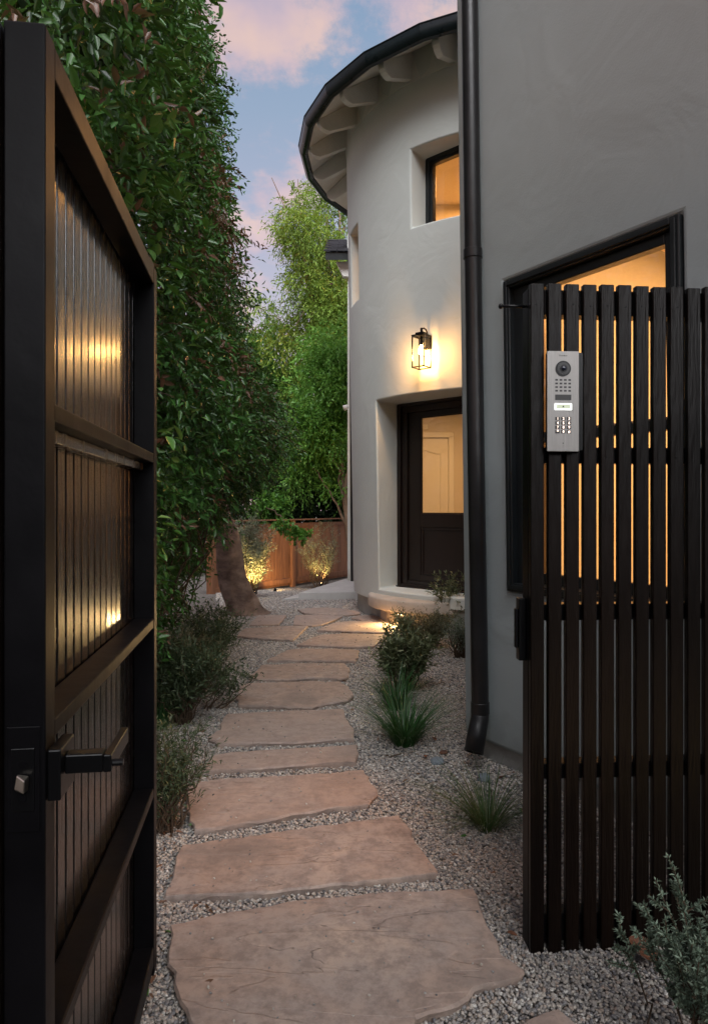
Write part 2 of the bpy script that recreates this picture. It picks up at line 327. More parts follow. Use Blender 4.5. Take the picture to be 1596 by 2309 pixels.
for L, lab in STONES:
    TOP = .024
    pts = []
    for x, y in L:
        p = at(x, y, TOP)
        if p.y > 8.3: p = at(x, y, TOP)
        pts.append((p.x, p.y))
    POLYS.append(np.array(pts))
    cx = sum(p[0] for p in pts)/len(pts); cy = sum(p[1] for p in pts)/len(pts)
    J = jag(pts, .0045, .035); mb = MB(); n = len(J)
    ctr = Vector((cx, cy))
    def ring(inset, z, zn=0.0):
        return [Vector((*(p + (ctr-p).normalized()*(inset + random.uniform(0, inset*.6))), z + random.uniform(-zn, zn))) for p in J]
    r0 = ring(.010, -.03); r1 = ring(.004, .004, .003); r2 = ring(.0, .016, .003); r3 = ring(.004, TOP-.0005, .001); r4 = ring(.03, TOP+.0005, .0008)
    vs = r0+r1+r2+r3+r4; fs = [(k*n+i, k*n+(i+1) % n, (k+1)*n+(i+1) % n, (k+1)*n+i) for k in range(4) for i in range(n)]
    fs.append(tuple(4*n+i for i in range(n)))
    mb.add(vs, fs)
    tag(mb.build('flagstone', m, None, (cx, cy, 0), ang=38), lab, 'flagstone', 'flagstones set in the gravel path')

# ---- gravel: instanced pebbles on points (nobody could count them)
def inpoly(P, poly, grow=0.0):
    x, y = P[:, 0], P[:, 1]; r = np.zeros(len(P), bool); n = len(poly)
    c = poly.mean(0); q = c + (poly-c)*(1+grow)
    for i in range(n):
        x1, y1 = q[i]; x2, y2 = q[(i+1) % n]
        cond = ((y1 > y) != (y2 > y)) & (x < (x2-x1)*(y-y1)/(y2-y1+1e-12)+x1); r ^= cond
    return r
def peb_zone(y0, y1, x0f, x1f, sp, sc, layers=1):
    ys = np.arange(y0, y1, sp); P = []
    for y in ys:
        xx = np.arange(x0f(y), x1f(y), sp); P.append(np.stack([xx, np.full(len(xx), y)], 1))
    P = np.concatenate(P); P = np.concatenate([P]*layers); P += rng.uniform(-sp*.6, sp*.6, P.shape)
    keep = np.ones(len(P), bool)
    for q in POLYS: keep &= ~inpoly(P, q, -.02)
    on = (~keep) & (rng.uniform(0, 1, len(P)) < .006); keep |= on; on = on[keep]
    P = P[keep]; z = np.array([gz(v) for v in P[:, 1]])
    z += rng.uniform(-.010, .004, len(P)) + .004*np.sin(P[:, 0]*9+1)*np.sin(P[:, 1]*7)
    z = np.where(on, z + .034, z); s = sc*rng.uniform(.6, 1.3, len(P))*np.where(on, .7, 1)
    return np.concatenate([P, z[:, None], s[:, None]], 1)
Zs = [peb_zone(1.25, 2.6, lambda y: -.36*y-.1, lambda y: .56*y+.05, .0086, .0060, 2),
      peb_zone(2.6, 4.6, lambda y: -.34*y-.1, lambda y: min(.45*y, 1.5), .0112, .0069, 2),
      peb_zone(4.6, 8.4, lambda y: -.30*y, lambda y: min(.16*y+.1, 1.4), .0145, .0088, 2),
      peb_zone(8.4, 13.2, lambda y: -.20*y, lambda y: .01*y, .025, .0150, 2)]
PB = np.concatenate(Zs); NP = len(PB); print('pebbles', NP)
pcol = bpy.data.collections.new('pebble_shapes')
mpb = bpy.data.materials.new('pebble'); mpb.use_nodes = True; t = NT(mpb.node_tree); b = t.n['Principled BSDF']; b.inputs['Roughness'].default_value = .62; b.inputs['Specular IOR Level'].default_value = .35
oi = t.add('ShaderNodeObjectInfo')
c = t.ramp(oi.outputs['Random'], [(0, (.09, .09, .10)), (.08, (.19, .19, .20)), (.26, (.32, .30, .285)), (.5, (.43, .39, .35)), (.68, (.54, .485, .42)), (.82, (.38, .29, .235)), (.9, (.60, .57, .52)), (1, (.70, .68, .64))])
n = t.add('ShaderNodeTexNoise'); n.inputs['Scale'].default_value = 1.5; t.link(t.add('ShaderNodeTexCoord').outputs['Object'], n.inputs['Vector'])
c = t.mix(t.math('MULTIPLY', n.outputs[0], .4), c, (.20, .185, .17)); t.link(c, b.inputs['Base Color'])
for k in range(5):
    bm = bmesh.new(); bmesh.ops.create_icosphere(bm, subdivisions=2 if k < 3 else 1, radius=1)
    for v in bm.verts: v.co *= random.uniform(.86, 1.12)
    bmesh.ops.scale(bm, vec=(1, random.uniform(.6, .85), random.uniform(.45, .65)), verts=bm.verts)
    me = bpy.data.meshes.new('pebble_shape'); bm.to_mesh(me); bm.free(); me.materials.append(mpb); me.polygons.foreach_set('use_smooth', [True]*len(me.polygons))
    pcol.objects.link(bpy.data.objects.new('pebble_shape', me))
def scatter(name, P, S_, coll):
    me = bpy.data.meshes.new(name); me.from_pydata(P.tolist(), [], [])
    n = len(P)
    a = me.attributes.new('rot', 'FLOAT_VECTOR', 'POINT'); r = np.stack([rng.uniform(-.5, .5, n), rng.uniform(-.5, .5, n), rng.uniform(0, 6.28, n)], 1); a.data.foreach_set('vector', r.ravel())
    a = me.attributes.new('scl', 'FLOAT', 'POINT'); a.data.foreach_set('value', S_.astype(float))
    o = bpy.data.objects.new(name, me); link(o, None)
    g = bpy.data.node_groups.new(name+'_nodes', 'GeometryNodeTree')
    g.interface.new_socket('Geometry', in_out='INPUT', socket_type='NodeSocketGeometry'); g.interface.new_socket('Geometry', in_out='OUTPUT', socket_type='NodeSocketGeometry')
    gi = g.nodes.new('NodeGroupInput'); go = g.nodes.new('NodeGroupOutput'); ip = g.nodes.new('GeometryNodeInstanceOnPoints'); ci = g.nodes.new('GeometryNodeCollectionInfo')
    ci.inputs['Collection'].default_value = coll; ci.inputs['Separate Children'].default_value = True; ci.inputs['Reset Children'].default_value = True
    ip.inputs['Pick Instance'].default_value = True
    ar = g.nodes.new('GeometryNodeInputNamedAttribute'); ar.data_type = 'FLOAT_VECTOR'; ar.inputs['Name'].default_value = 'rot'
    as_ = g.nodes.new('GeometryNodeInputNamedAttribute'); as_.data_type = 'FLOAT'; as_.inputs['Name'].default_value = 'scl'
    ri = g.nodes.new('FunctionNodeRandomValue'); ri.data_type = 'INT'; ri.inputs[4].default_value = 0; ri.inputs[5].default_value = 4
    g.links.new(gi.outputs[0], ip.inputs['Points']); g.links.new(ci.outputs[0], ip.inputs['Instance'])
    g.links.new(ri.outputs[2], ip.inputs['Instance Index'])
    g.links.new(ar.outputs[0], ip.inputs['Rotation']); g.links.new(as_.outputs[0], ip.inputs['Scale']); g.links.new(ip.outputs[0], go.inputs[0])
    md = o.modifiers.new('scatter', 'NODES'); md.node_group = g
    return o
tag(scatter('gravel', PB[:, :3], PB[:, 3], pcol), 'grey and tan pea gravel around the flagstones', 'gravel', kind='stuff')

# ================================================================== HOUSE
HC = Vector((1.96, 8.47, 0))                    # tower centre
def RW(z): return 1.961 + .0175*(z-.3)
dN = Vector((-.672, -.741, 0)); dU = Vector((-.741, .672, 0)); ZU = Vector((0, 0, 1))
house = empty('house', (HC.x, HC.y, 0), 'white stucco house with round tower, dark gutters and lit windows', 'house')
# --- tower wall with three openings
def tower_theta(p): d = Vector(p)-HC; return math.atan2(d.y, d.x) % (2*pi)
def side_theta(n, u, r, um):      # angle of the point of the circle with lateral coordinate u
    w = math.sqrt(r*r-u*u); p = n*w + um*u; return math.atan2(p.y, p.x) % (2*pi)
n3 = Vector((cos(R(194.3)), sin(R(194.3)), 0)); u3 = Vector((-n3.y, n3.x, 0))*-1
OPEN = [dict(n=dN, u=dU, u0=-.56, u1=.581, z0=.345, z1=2.40, w=1.54),
        dict(n=dN, u=dU, u0=-.85, u1=.016, z0=4.10, z1=4.893, w=1.78),
        dict(n=n3, u=u3, u0=-.175, u1=.175, z0=3.63, z1=4.486, w=1.66)]
for o in OPEN:
    zm = (o['z0']+o['z1'])/2; a = side_theta(o['n'], o['u0'], RW(zm), o['u']); b_ = side_theta(o['n'], o['u1'], RW(zm), o['u']); o['t0'], o['t1'] = min(a, b_), max(a, b_)
ths = sorted(set([round(R(k*3.0), 5) for k in range(120)] + [round(v, 5) for o in OPEN for v in (o['t0'], o['t1'])]))
kill = set()
for o in OPEN:
    for v in (o['t0'], o['t1']):
        for q in ths:
            if 0 < abs(q-v) < R(.8) and not any(abs(q-round(w_[k], 5)) < 1e-6 for w_ in OPEN for k in ('t0', 't1')): kill.add(q)
ths = [q for q in ths if q not in kill]
zs = sorted([.22] + [z for o in OPEN for z in (o['z0'], o['z1'])] + [1.0, 1.7, 3.0, 5.2, 5.90])
def inside(o, ta, tb, za, zb): tm = (ta+tb)/2; zm = (za+zb)/2; return o['t0'] < tm < o['t1'] and o['z0'] < zm < o['z1']
mb = MB(); NTH = len(ths)
def tv(th, z, r=None): r = RW(z) if r is None else r; return HC + Vector((r*cos(th), r*sin(th), z))
vid = {}; vs = []; fs = []
def V_(key, p):
    if key not in vid: vid[key] = len(vs); vs.append(p)
    return vid[key]
for i in range(NTH):
    i2 = (i+1) % NTH; ta, tb = ths[i], ths[i2] if i2 else 2*pi
    for j in range(len(zs)-1):
        if any(inside(o, ta, tb, zs[j], zs[j+1]) for o in OPEN): continue
        fs.append((V_((i, j), tv(ths[i], zs[j])), V_((i2, j), tv(ths[i2], zs[j])), V_((i2, j+1), tv(ths[i2], zs[j+1])), V_((i, j+1), tv(ths[i], zs[j+1]))))
for oi_, o in enumerate(OPEN):
    I = [i for i, q in enumerate(ths) if o['t0']-1e-4 <= q <= o['t1']+1e-4]; Jz = [j for j, z in enumerate(zs) if o['z0']-1e-6 <= z <= o['z1']+1e-6]
    def back(i, j):
        p = tv(ths[i], zs[j]); d = p-HC; w = d.x*o['n'].x + d.y*o['n'].y; return p - o['n']*(w-o['w'])
    def q(i, j, i2, j2): fs.append((V_((i, j), None), V_((i2, j2), None), V_((oi_, 'b', i2, j2), back(i2, j2)), V_((oi_, 'b', i, j), back(i, j))))
    for a, b_ in zip(I, I[1:]): q(a, Jz[0], b_, Jz[0]); q(a, Jz[-1], b_, Jz[-1])
    for a, b_ in zip(Jz, Jz[1:]): q(I[0], a, I[0], b_); q(I[-1], a, I[-1], b_)
mb.add(vs, fs)
tw = mb.build('tower_wall', M_STUCCO, house, smooth=True, bevel=.022, seg=3); tw.modifiers['bevel'].harden_normals = True; tw.modifiers['bevel'].angle_limit = R(45)
tag(tw, 'round white stucco tower wall')
mb = MB(); A = [R(k*5) for k in range(72)]
mb.prism([HC+Vector((1.915*cos(a), 1.915*sin(a), -.4)) for a in A], [HC+Vector((1.915*cos(a), 1.915*sin(a), .222)) for a in A]).build('tower_plinth', M_PLINTH, house, ang=30)
# --- eave: soffit boards, rafter tails, blocking, gutter, cone roof
TV = [R(183.5+360/26*k) for k in range(26)]; RA = [a + R(2.2) for a in TV]
def ring_pts(r, z, angs): return [HC + Vector((r*cos(a), r*sin(a), z)) for a in angs]
mb = MB(); o1 = ring_pts(2.53, 5.555, TV); i1 = ring_pts(2.03, 5.893, TV)
mb.add(o1+i1, [(k, (k+1) % 26, 26+(k+1) % 26, 26+k) for k in range(26)]); mb.build('soffit', M_EAVE, house)
mb = MB(); a_ = ring_pts(2.068, 5.56, TV); b_ = ring_pts(2.068, 5.872, TV)
mb.add(a_+b_, [(k, (k+1) % 26, 26+(k+1) % 26, 26+k) for k in range(26)]); fr = mb.build('frieze', M_EAVE, house); sd = fr.modifiers.new('thick', 'SOLIDIFY'); sd.thickness = .02
prof = [(2.04, 5.875), (2.505, 5.562), (2.505, 5.535), (2.495, 5.505), (2.47, 5.478), (2.43, 5.460), (2.38, 5.452), (2.04, 5.598)]
mb = MB(); mb.prism([Vector((r, -.036, z)) for r, z in prof], [Vector((r, .036, z)) for r, z in prof])
rt = mb.build('rafter_tail', M_EAVE, house, org=(0, 0, 0), bevel=.004); RME = rt.data
rt.location = (0, 0, 0); rt.rotation_euler.z = RA[0]
for a in RA[1:]:
    o = rt.copy(); COL.objects.link(o); o.parent = house; o.location = (0, 0, 0); o.rotation_euler.z = a
for o in [x for x in COL.objects if x.name.startswith('rafter_tail')]: o.location = (0, 0, 0)
gut = None
def gutter_profile():
    return [(-.06, .055), (-.06, .0), (-.045, -.042), (-.015, -.062), (.02, -.060), (.048, -.035), (.06, .005), (.062, .05), (.070, .055), (.070, .062), (.055, .062), (.052, .01), (.03, -.035), (-.01, -.048), (-.05, -.02), (-.052, .055)]
GP = gutter_profile()
for k in range(26):
    mb = MB(); a0, a1 = TV[k], TV[(k+1) % 26]; corr = 1.0
    A0 = [HC + Vector(((2.575+x)*cos(a0), (2.575+x)*sin(a0), 5.585+z)) for x, z in GP]; A1 = [HC + Vector(((2.575+x)*cos(a1), (2.575+x)*sin(a1), 5.585+z)) for x, z in GP]
    n = len(GP); mb.add(A0+A1, [(i, (i+1) % n, n+(i+1) % n, n+i) for i in range(n)])
    g = mb.build('gutter_section', M_GUT, house, ang=35)
mb = MB(); RB = ring_pts(2.56, 5.665, TV); RC_ = ring_pts(.03, 7.35, TV); mb.add(RB+RC_+ring_pts(2.52, 5.60, TV), [(k, (k+1) % 26, 26+(k+1) % 26, 26+k) for k in range(26)]+[(k, (k+1) % 26, 52+(k+1) % 26, 52+k) for k in range(26)]); mb.build('tower_roof', M_SHING, house)
# --- generic framed opening in plane (origin O, axis U to the picture's left or right, normal N)
def P3(O, U, N, u, z, d): return Vector((O.x+U.x*u+N.x*d, O.y+U.y*u+N.y*d, z))
def pbox(mb, O, U, N, u0, u1, z0, z1, d0, d1):
    return mb.hexa([P3(O, U, N, u, z, d) for z in (z0, z1) for d in (d0, d1) for u in (u0, u1)])
def frame_ring(name, m_, parent, O, U, N, u0, u1, z0, z1, d0, d1, w, bev=.004):
    mb = MB()
    for a in ((u0, u0+w, z0, z1), (u1-w, u1, z0, z1), (u0+w, u1-w, z1-w, z1), (u0+w, u1-w, z0, z0+w)): pbox(mb, O, U, N, *a, d0, d1)
    return mb.build(name, m_, parent, bevel=bev)
def lean(o, k=.0125, z0=EYE):
    for v in o.data.vertices: v.co.x -= k*(v.co.z-z0)
    return o
# --- front door in the tower
O = HC + dN*1.54; D = empty
dr = MB(); 
door = frame_ring('door', M_DOOR, house, O, dU, dN, -.58, .583, .33, 2.42, -.05, .015, .05); tag(door, 'half glazed dark front door')
frame_ring('door_jamb', M_DOOR, door, O, dU, dN, -.53, .533, .345, 2.37, -.09, -.012, .075)
# leaf: stiles, rails, glass, panel
mb = MB(); u0, u1 = -.455, .458; zt, zb = 2.295, .375
for a in ((u0, -.30, zb, zt), (.292, u1, zb, zt), (-.30, .292, 2.235, zt), (-.30, .292, 1.02, 1.165), (-.30, .292, zb, .49)): pbox(mb, O, dU, dN, *a, -.085, -.04)
mb.build('door_leaf', M_DOOR, door, bevel=.004)
mb = MB(); pbox(mb, O, dU, dN, -.30, .292, .49, 1.02, -.075, -.058); mb.build('door_panel', M_DOOR, door)
frame_ring('panel_moulding', M_DOOR, door, O, dU, dN, -.298, .290, .492, 1.018, -.058, -.046, .028, .006)
mb = MB(); pbox(mb, O, dU, dN, -.298, .29, 1.166, 2.234, -.066, -.060); mb.build('glass_pane', M_GLASS, door)
frame_ring('glazing_bead', M_DOOR, door, O, dU, dN, -.299, .291, 1.1655, 2.2345, -.0595, -.0455, .013, .003)
mb = MB(); pbox(mb, O, dU, dN, -.56, .575, .338, .36, -.12, .05); mb.build('door_threshold', M_DOOR, door, bevel=.004)
# --- landing half disc and its plinth
LC = Vector((.89, 7.52, 0)); A = [R(a) for a in range(0, 360, 5)]
mb = MB(); r = .735; zt = .288; zb = .165
rings = [(r-.012, zb), (r-.002, zb+.006), (r, zb+.014), (r, zt-.022), (r-.006, zt-.009), (r-.018, zt-.002), (r-.036, zt), (r-.2, zt+.001)]
vs = [LC+Vector((q*cos(a), q*sin(a), z)) for q, z in rings for a in A]; n = len(A)
fs = [(k*n+i, k*n+(i+1) % n, (k+1)*n+(i+1) % n, (k+1)*n+i) for k in range(len(rings)-1) for i in range(n)] + [tuple(range(n))[::-1], tuple((len(rings)-1)*n+i for i in range(n))]
mb.add(vs, fs); landing = mb.build('door_step', M_CAST, house, ang=40); tag(landing, 'rounded cast stone step below the front door')
mb = MB(); mb.prism([LC+Vector((.60*cos(a), .60*sin(a), -.05)) for a in A], [LC+Vector((.60*cos(a), .60*sin(a), zb)) for a in A]); mb.build('step_plinth', M_CAST, landing, ang=30)
# --- upper tower window
O2 = HC + dN*1.78
w1 = frame_ring('window', M_TRIM, house, O2, dU, dN, -.85, .018, 4.09, 4.90, -.05, .004, .045)
frame_ring('sash', M_TRIM, w1, O2, dU, dN, -.805, -.027, 4.135, 4.855, -.075, -.012, .035)
mb = MB(); pbox(mb, O2, dU, dN, -.77, -.062, 4.17, 4.82, -.05, -.046); mb.build('glass_pane', M_GLASS, w1)
# --- slot window
O3 = HC + n3*1.66
w2 = frame_ring('window', M_TRIM, house, O3, u3, n3, -.18, .18, 3.62, 4.50, -.05, .004, .04)
mb = MB(); pbox(mb, O3, u3, n3, -.14, .14, 3.66, 4.46, -.03, -.026); mb.build('glass_pane', M_GLASS, w2)
# --- tower interiors
mb = MB(); A = [R(a) for a in range(0, 360, 10)]
for z in (.30, 3.0): MB().prism(ring_pts(1.56, z-.05, A), ring_pts(1.56, z, A)).build('interior_floor', M_FLOOR, house)
for z in (2.62, 5.3): MB().prism(ring_pts(1.9, z, A), ring_pts(1.9, z+.05, A)).build('interior_ceiling', M_ROOM, house)
mb = MB(); mb.box((1.9, 9.55, 1.5), (1.6, .04, 1.25)); mb.box((1.9, 9.2, 4.15), (1.7, .04, 1.16)); mb.build('interior_wall', M_ROOM, house)
idr = MB(); idr.box((.89, 9.495, 1.24), (.42, .012, .95)); idoor = idr.build('interior_door', M_ROOMDOOR, house, bevel=.003)
mb = MB(); mb.box((1.35, 9.488, 1.26), (.037, .02, .97)); mb.box((.43, 9.488, 1.26), (.037, .02, .97)); mb.box((.89, 9.488, 2.245), (.497, .02, .037)); mb.build('door_trim', M_ROOMDOOR, idoor, bevel=.006)
arch = [(.58, 1.98)] + [(.58+.31*2*k/12, 1.98+.07*(1-cos(2*pi*k/12))/2) for k in range(1, 12)] + [(1.20, 1.98), (1.20, .55), (.58, .55)]
mb = MB(); 
pa = [Vector((x, 9.478, z)) for x, z in arch]; mb.tube(pa+[pa[0]], .008, 6, caps=False); mb.build('panel_moulding', M_ROOMDOOR, idoor)
mb = MB(); mb.box((.97, 9.50, 2.36), (.06, .01, .035)); mb.build('wall_vent', M_ROOMDOOR, house, bevel=.004)
def lamp(name, loc, power, col=(1, .58, .26), size=.3, kind='AREA', spot=None, rot=None, rad=.03):
    l = bpy.data.lights.new(name, kind); l.energy = power; l.color = col
    if kind == 'AREA': l.size = size
    else: l.shadow_soft_size = rad
    if kind == 'SPOT': l.spot_size = R(spot); l.spot_blend = .8
    o = bpy.data.objects.new(name, l); COL.objects.link(o); o.location = loc
    if rot is not None: o.rotation_euler = Vector(rot).to_track_quat('-Z', 'Y').to_euler()
    return o
lamp('entry_ceiling_lamp', (1.35, 8.0, 2.58), 16, (1, .54, .22), size=.5, rot=(0, 0, -1))
lamp('upper_ceiling_lamp', (1.7, 8.3, 5.25), 42, (1, .46, .13), size=.5, rot=(0, 0, -1))
# --- main wall (leaning 1 in 80, as the old stucco does)
WO = Vector((.545, 3.453, 0)); WU = Vector((.533, -.846, 0)); WN = Vector((-.846, -.533, 0)); WB = Vector((.846, .533, 0))
def wall_plate(mb, u0, u1, z0, z1, d0, d1, hole=None):
    if not hole: return pbox(mb, WO, WU, WN, u0, u1, z0, z1, d0, d1)
    a, b_, c_, d_ = hole; us = [u0, a, b_, u1]; zs_ = [z0, c_, d_, z1]; V = []
    idx = lambda i, j, k: (k*4+j)*4+i
    for dd_ in (d0, d1):
        for z in zs_:
            for u in us: V.append(P3(WO, WU, WN, u, z, dd_))
    Fc = []
    for j in range(3):
        for i in range(3):
            if i == 1 and j == 1: continue
            for k in (0, 1): Fc.append((idx(i, j, k), idx(i+1, j, k), idx(i+1, j+1, k), idx(i, j+1, k)))
    for (i, j, i2, j2) in [(1, 1, 2, 1), (1, 2, 2, 2), (1, 1, 1, 2), (2, 1, 2, 2)] + [(i, 0, i+1, 0) for i in range(3)] + [(i, 3, i+1, 3) for i in range(3)] + [(0, j, 0, j+1) for j in range(3)] + [(3, j, 3, j+1) for j in range(3)]:
        Fc.append((idx(i, j, 0), idx(i2, j2, 0), idx(i2, j2, 1), idx(i, j, 1)))
    return mb.add(V, Fc)
mb = MB(); wall_plate(mb, 0, 5.2, .088, 6.2, -.2, 0, (.318, 1.196, .843, 2.285)); mw = mb.build('main_wall', M_STUCCO2, house, bevel=.02, seg=3); lean(mw)
mb = MB(); pbox(mb, WO, WU, WN, -.0, 5.1, -.1, .088, -.19, -.03); lean(mb.build('wall_plinth', M_PLINTH, house))
mb = MB(); mb.hexa([Vector((WO.x, WO.y, 0)) + WB*b_ + WU*u + Vector((0, 0, z)) for z in (.088, 6.2) for b_ in (.2, 3.2) for u in (0, .2)]); lean(mb.build('side_wall', M_STUCCO2, house))
mb = MB(); pbox(mb, Vector((2.3, 6, 0)), Vector((1, 0, 0)), Vector((0, 1, 0)), 0, .2, 0, 6.2, -1.2, 1.2); mb.build('connecting_wall', M_STUCCO2, house)
# unseen roof slab: keeps sky out of the rooms, eave deepened to shade the wall
mb = MB(); pbox(mb, WO, WU, WN, -.25, 5.4, 6.2, 6.35, -3.4, .75); lean(mb.build('main_roof', M_SHING, house))
# gutter end showing past the wall corner
mb = MB(); q0 = WO+WB*.16+WU*(-.03); mb.tube([Vector((q0.x-.03, q0.y, 4.25)), Vector((q0.x-.03, q0.y, 4.02)), Vector((q0.x-.0, q0.y+.02, 3.93)), Vector((q0.x+.05, q0.y+.08, 3.85))], [.03]*4, 12); mb.build('gutter_outlet', M_GUT, house, smooth=True)
# window of the main wall
w3 = frame_ring('window', M_TRIM, house, WO, WU, WN, .318, 1.196, .843, 2.285, -.10, .012, .040, .005); lean(w3)
lean(frame_ring('outer_bead', M_TRIM, w3, WO, WU, WN, .330, 1.184, .855, 2.273, .0125, .022, .020, .003))
mbs = MB(); pbox(mbs, WO, WU, WN, .3585, .45, .884, 2.244, -.125, -.02); lean(mbs.build('side_stile', M_TRIM, w3))
lean(frame_ring('sash', M_TRIM, w3, WO, WU, WN, .358, 1.156, 1.52, 2.245, -.07, -.022, .040, .004))
lean(frame_ring('sash', M_TRIM, w3, WO, WU, WN, .358, 1.156, .883, 1.575, -.115, -.073, .048, .004))
mb = MB(); pbox(mb, WO, WU, WN, .398, 1.116, 1.56, 2.205, -.05, -.046); lean(mb.build('glass_pane', M_GLASS, w3))
mb = MB(); pbox(mb, WO, WU, WN, .406, 1.108, .931, 1.527, -.096, -.092); lean(mb.build('glass_pane', M_GLASS, w3))
# room behind it
mb = MB()
for a in ((-.0, 3.2, -.1, .0, -2.7, -.21), (-.0, 3.2, 2.75, 2.85, -2.7, -.21), (.05, 3.2, 0, 2.75, -2.8, -2.7), (.03, .05, 0, 2.75, -2.7, -.21), (3.2, 3.3, 0, 2.75, -2.7, -.21)): pbox(mb, WO, WU, WN, *a)
mb.build('room_shell', M_ROOM, house)
pl = P3(WO, WU, WN, 1.5, 2.7, -1.2); lamp('room_ceiling_lamp', pl, 92, (1, .40, .12), size=.8, rot=(0, 0, -1))
# downspout
def wp(u, z, d): p = P3(WO, WU, WN, u, z, d); p.x -= .0125*(z-EYE); return p
mb = MB(); mb.tube([wp(.165, 5.9, .055), wp(.165, 2.45, .055)], .040, 20); ds = mb.build('downspout', M_PIPE, house, ang=40)
mb = MB(); mb.tube([wp(.165, 2.46, .055), wp(.182, .28, .06), wp(.182, .255, .062)], .041, 20); lower = mb.build('lower_pipe', M_PIPE, ds, ang=40)
for a_c, b_c, r_c in ((wp(.165, 2.475, .055), wp(.165, 2.43, .055), .0455), (wp(.182, .30, .06), wp(.182, .245, .06), .0445)): MB().tube([a_c, b_c], r_c, 20).build('pipe_collar', M_PIPE, ds, ang=40, bevel=.002)
mb = MB(); base = wp(.182, .26, .06); od = Vector((-.45, -.75, 0)).normalized()
mb.tube([base, base+Vector((0, 0, -.04))+od*.006, base+Vector((0, 0, -.075))+od*.03, base+Vector((0, 0, -.175))+od*.085], [.042, .043, .044, .046], 20, caps=False); sh = mb.build('pipe_shoe', M_PIPE, ds, ang=50); sdm = sh.modifiers.new('thick', 'SOLIDIFY'); sdm.thickness = .003
# rear wing roof behind the tower
wing = empty('rear_wing', (.3, 13.2, 0), 'far wing of the house with dark shingle eave behind the tower', 'house wing')
mb = MB(); mb.box((1.05, 12.6, 2.7), (1.16, 1.0, 3.2)); mb.build('wall', M_STUCCO, wing)
rp = lambda u, k: Vector((-.46 + .0*k + u, 11.3 + k*.17, 5.72 + k*.075 + u*.0))
rf = MB()
rf.hexa([Vector((x, y, z)) for (y, z) in ((11.25, 5.66), (11.33, 5.78)) for x in (-.47, 1.9) for _ in (0,)] + [Vector((x, y, z)) for (y, z) in ((13.4, 6.9), (13.4, 7.0)) for x in (-.47, 1.9)]) if False else None
mb = MB(); mb.prism([Vector((-.47, 11.30, 5.34)), Vector((1.9, 11.30, 5.34)), Vector((1.9, 13.6, 6.47)), Vector((-.47, 13.6, 6.47))], [Vector((-.47, 11.28, 5.46)), Vector((1.9, 11.28, 5.46)), Vector((1.9, 13.6, 6.59)), Vector((-.47, 13.6, 6.59))]); roof = mb.build('roof', M_TRIM, wing)
sh_me = None
for k in range(9):
    for q in range(5):
        mb = MB(); x0 = -.50 + q*.22 + (.11 if k % 2 else 0); y0 = 11.24 + k*.20; z0 = 5.465 + k*.098
        mb.hexa([Vector((x0+a, y0+b_*.24, z0+c_*.014+b_*.115)) for c_ in (0, 1) for b_ in (0, 1) for a in (0, .212)])
        mb.build('shingle', M_SHING, roof)
mb = MB(); mb.prism([Vector((-.30, 11.5, 5.38)), Vector((-.02, 11.5, 5.38)), Vector((-.02, 11.5, 5.14)), Vector((-.18, 11.5, 5.14))], [Vector((-.30, 11.62, 5.40)), Vector((-.02, 11.62, 5.40)), Vector((-.02, 11.62, 5.14)), Vector((-.18, 11.62, 5.14))]); mb.build('eave_bracket', M_EAVE, wing)
mb = MB(); mb.tube([Vector((-.055, 11.5, 5.3)), Vector((-.050, 11.5, 3.0)), Vector((-.035, 11.5, -.1))], .022, 10); mb.build('wing_downspout', M_PIPE, wing, smooth=True)
# white security light on the wing, small
mb = MB(); mb.tube([Vector((-.10, 11.42, 2.93)), Vector((-.17, 11.40, 2.90))], [.035, .045], 12); tag(mb.build('security_light', M_EAVE, None, smooth=True), 'tiny white security light sticking out past the tower edge', 'light')
# concrete slab with lower step
def slab(name, pts, z1, z0, parent=None, label=None):
    mb = MB(); mb.prism([Vector((x, y, z0)) for x, y in pts], [Vector((x, y, z1)) for x, y in pts]); o = mb.build(name, M_CONC, parent, bevel=.006); return o
t_ = empty('concrete_slab', (0, 10, -.1), 'pale concrete landing slab with one lower step left of the tower', 'slab')
def atz(px, py, z): Y = F*(EYE-z)/(py-HY); return ((px-CX)/F*Y, Y)
zt = -.005
slab('slab_top', [atz(673, 1336.5, zt), atz(800, 1334.5, zt), (1.5, 9.9), (1.5, 12.3), atz(797, 1299, zt)], zt, -.125, t_)
slab('lower_step', [atz(636, 1351, -.075), atz(676, 1347, -.075), atz(690, 1338, -.075), atz(668, 1340, -.075)], -.075, -.2, t_)

# ================================================================== WALL LANTERN
LP = Vector((.668, 6.755, 2.775)); wn = Vector((LP.x-HC.x, LP.y-HC.y, 0)).normalized(); wu = Vector((-wn.y, wn.x, 0))
lan = empty('wall_lantern', LP, 'lit black box lantern with clear glass on the tower above the door', 'wall lantern')
hw = .066; zt, zb = 2.93, 2.62
ax3 = (wu, wn, ZU)
mb = MB()
for a in (-1, 1):
    for b_ in (-1, 1): mb.box(LP + wu*(a*hw) + wn*(b_*hw) + ZU*((zt+zb)/2-LP.z), (.0055, .0055, (zt-zb)/2), ax3)
for z in (zt, zb):
    for a in (-1, 1):
        mb.box(LP + wu*(a*hw) + ZU*(z-LP.z), (.0057, hw+.006, .0057), ax3); mb.box(LP + wn*(a*hw) + ZU*(z-LP.z), (hw+.006, .0057, .0056), ax3)
mb.build('lantern_frame', M_BLACK, lan)
mb = MB(); mb.box(LP + ZU*(zt+.006-LP.z), (hw+.008, hw+.008, .004), ax3); mb.box(LP + ZU*(zt+.022-LP.z), (.045, .045, .012), ax3); mb.build('lantern_cap', M_BLACK, lan)
mb = MB()
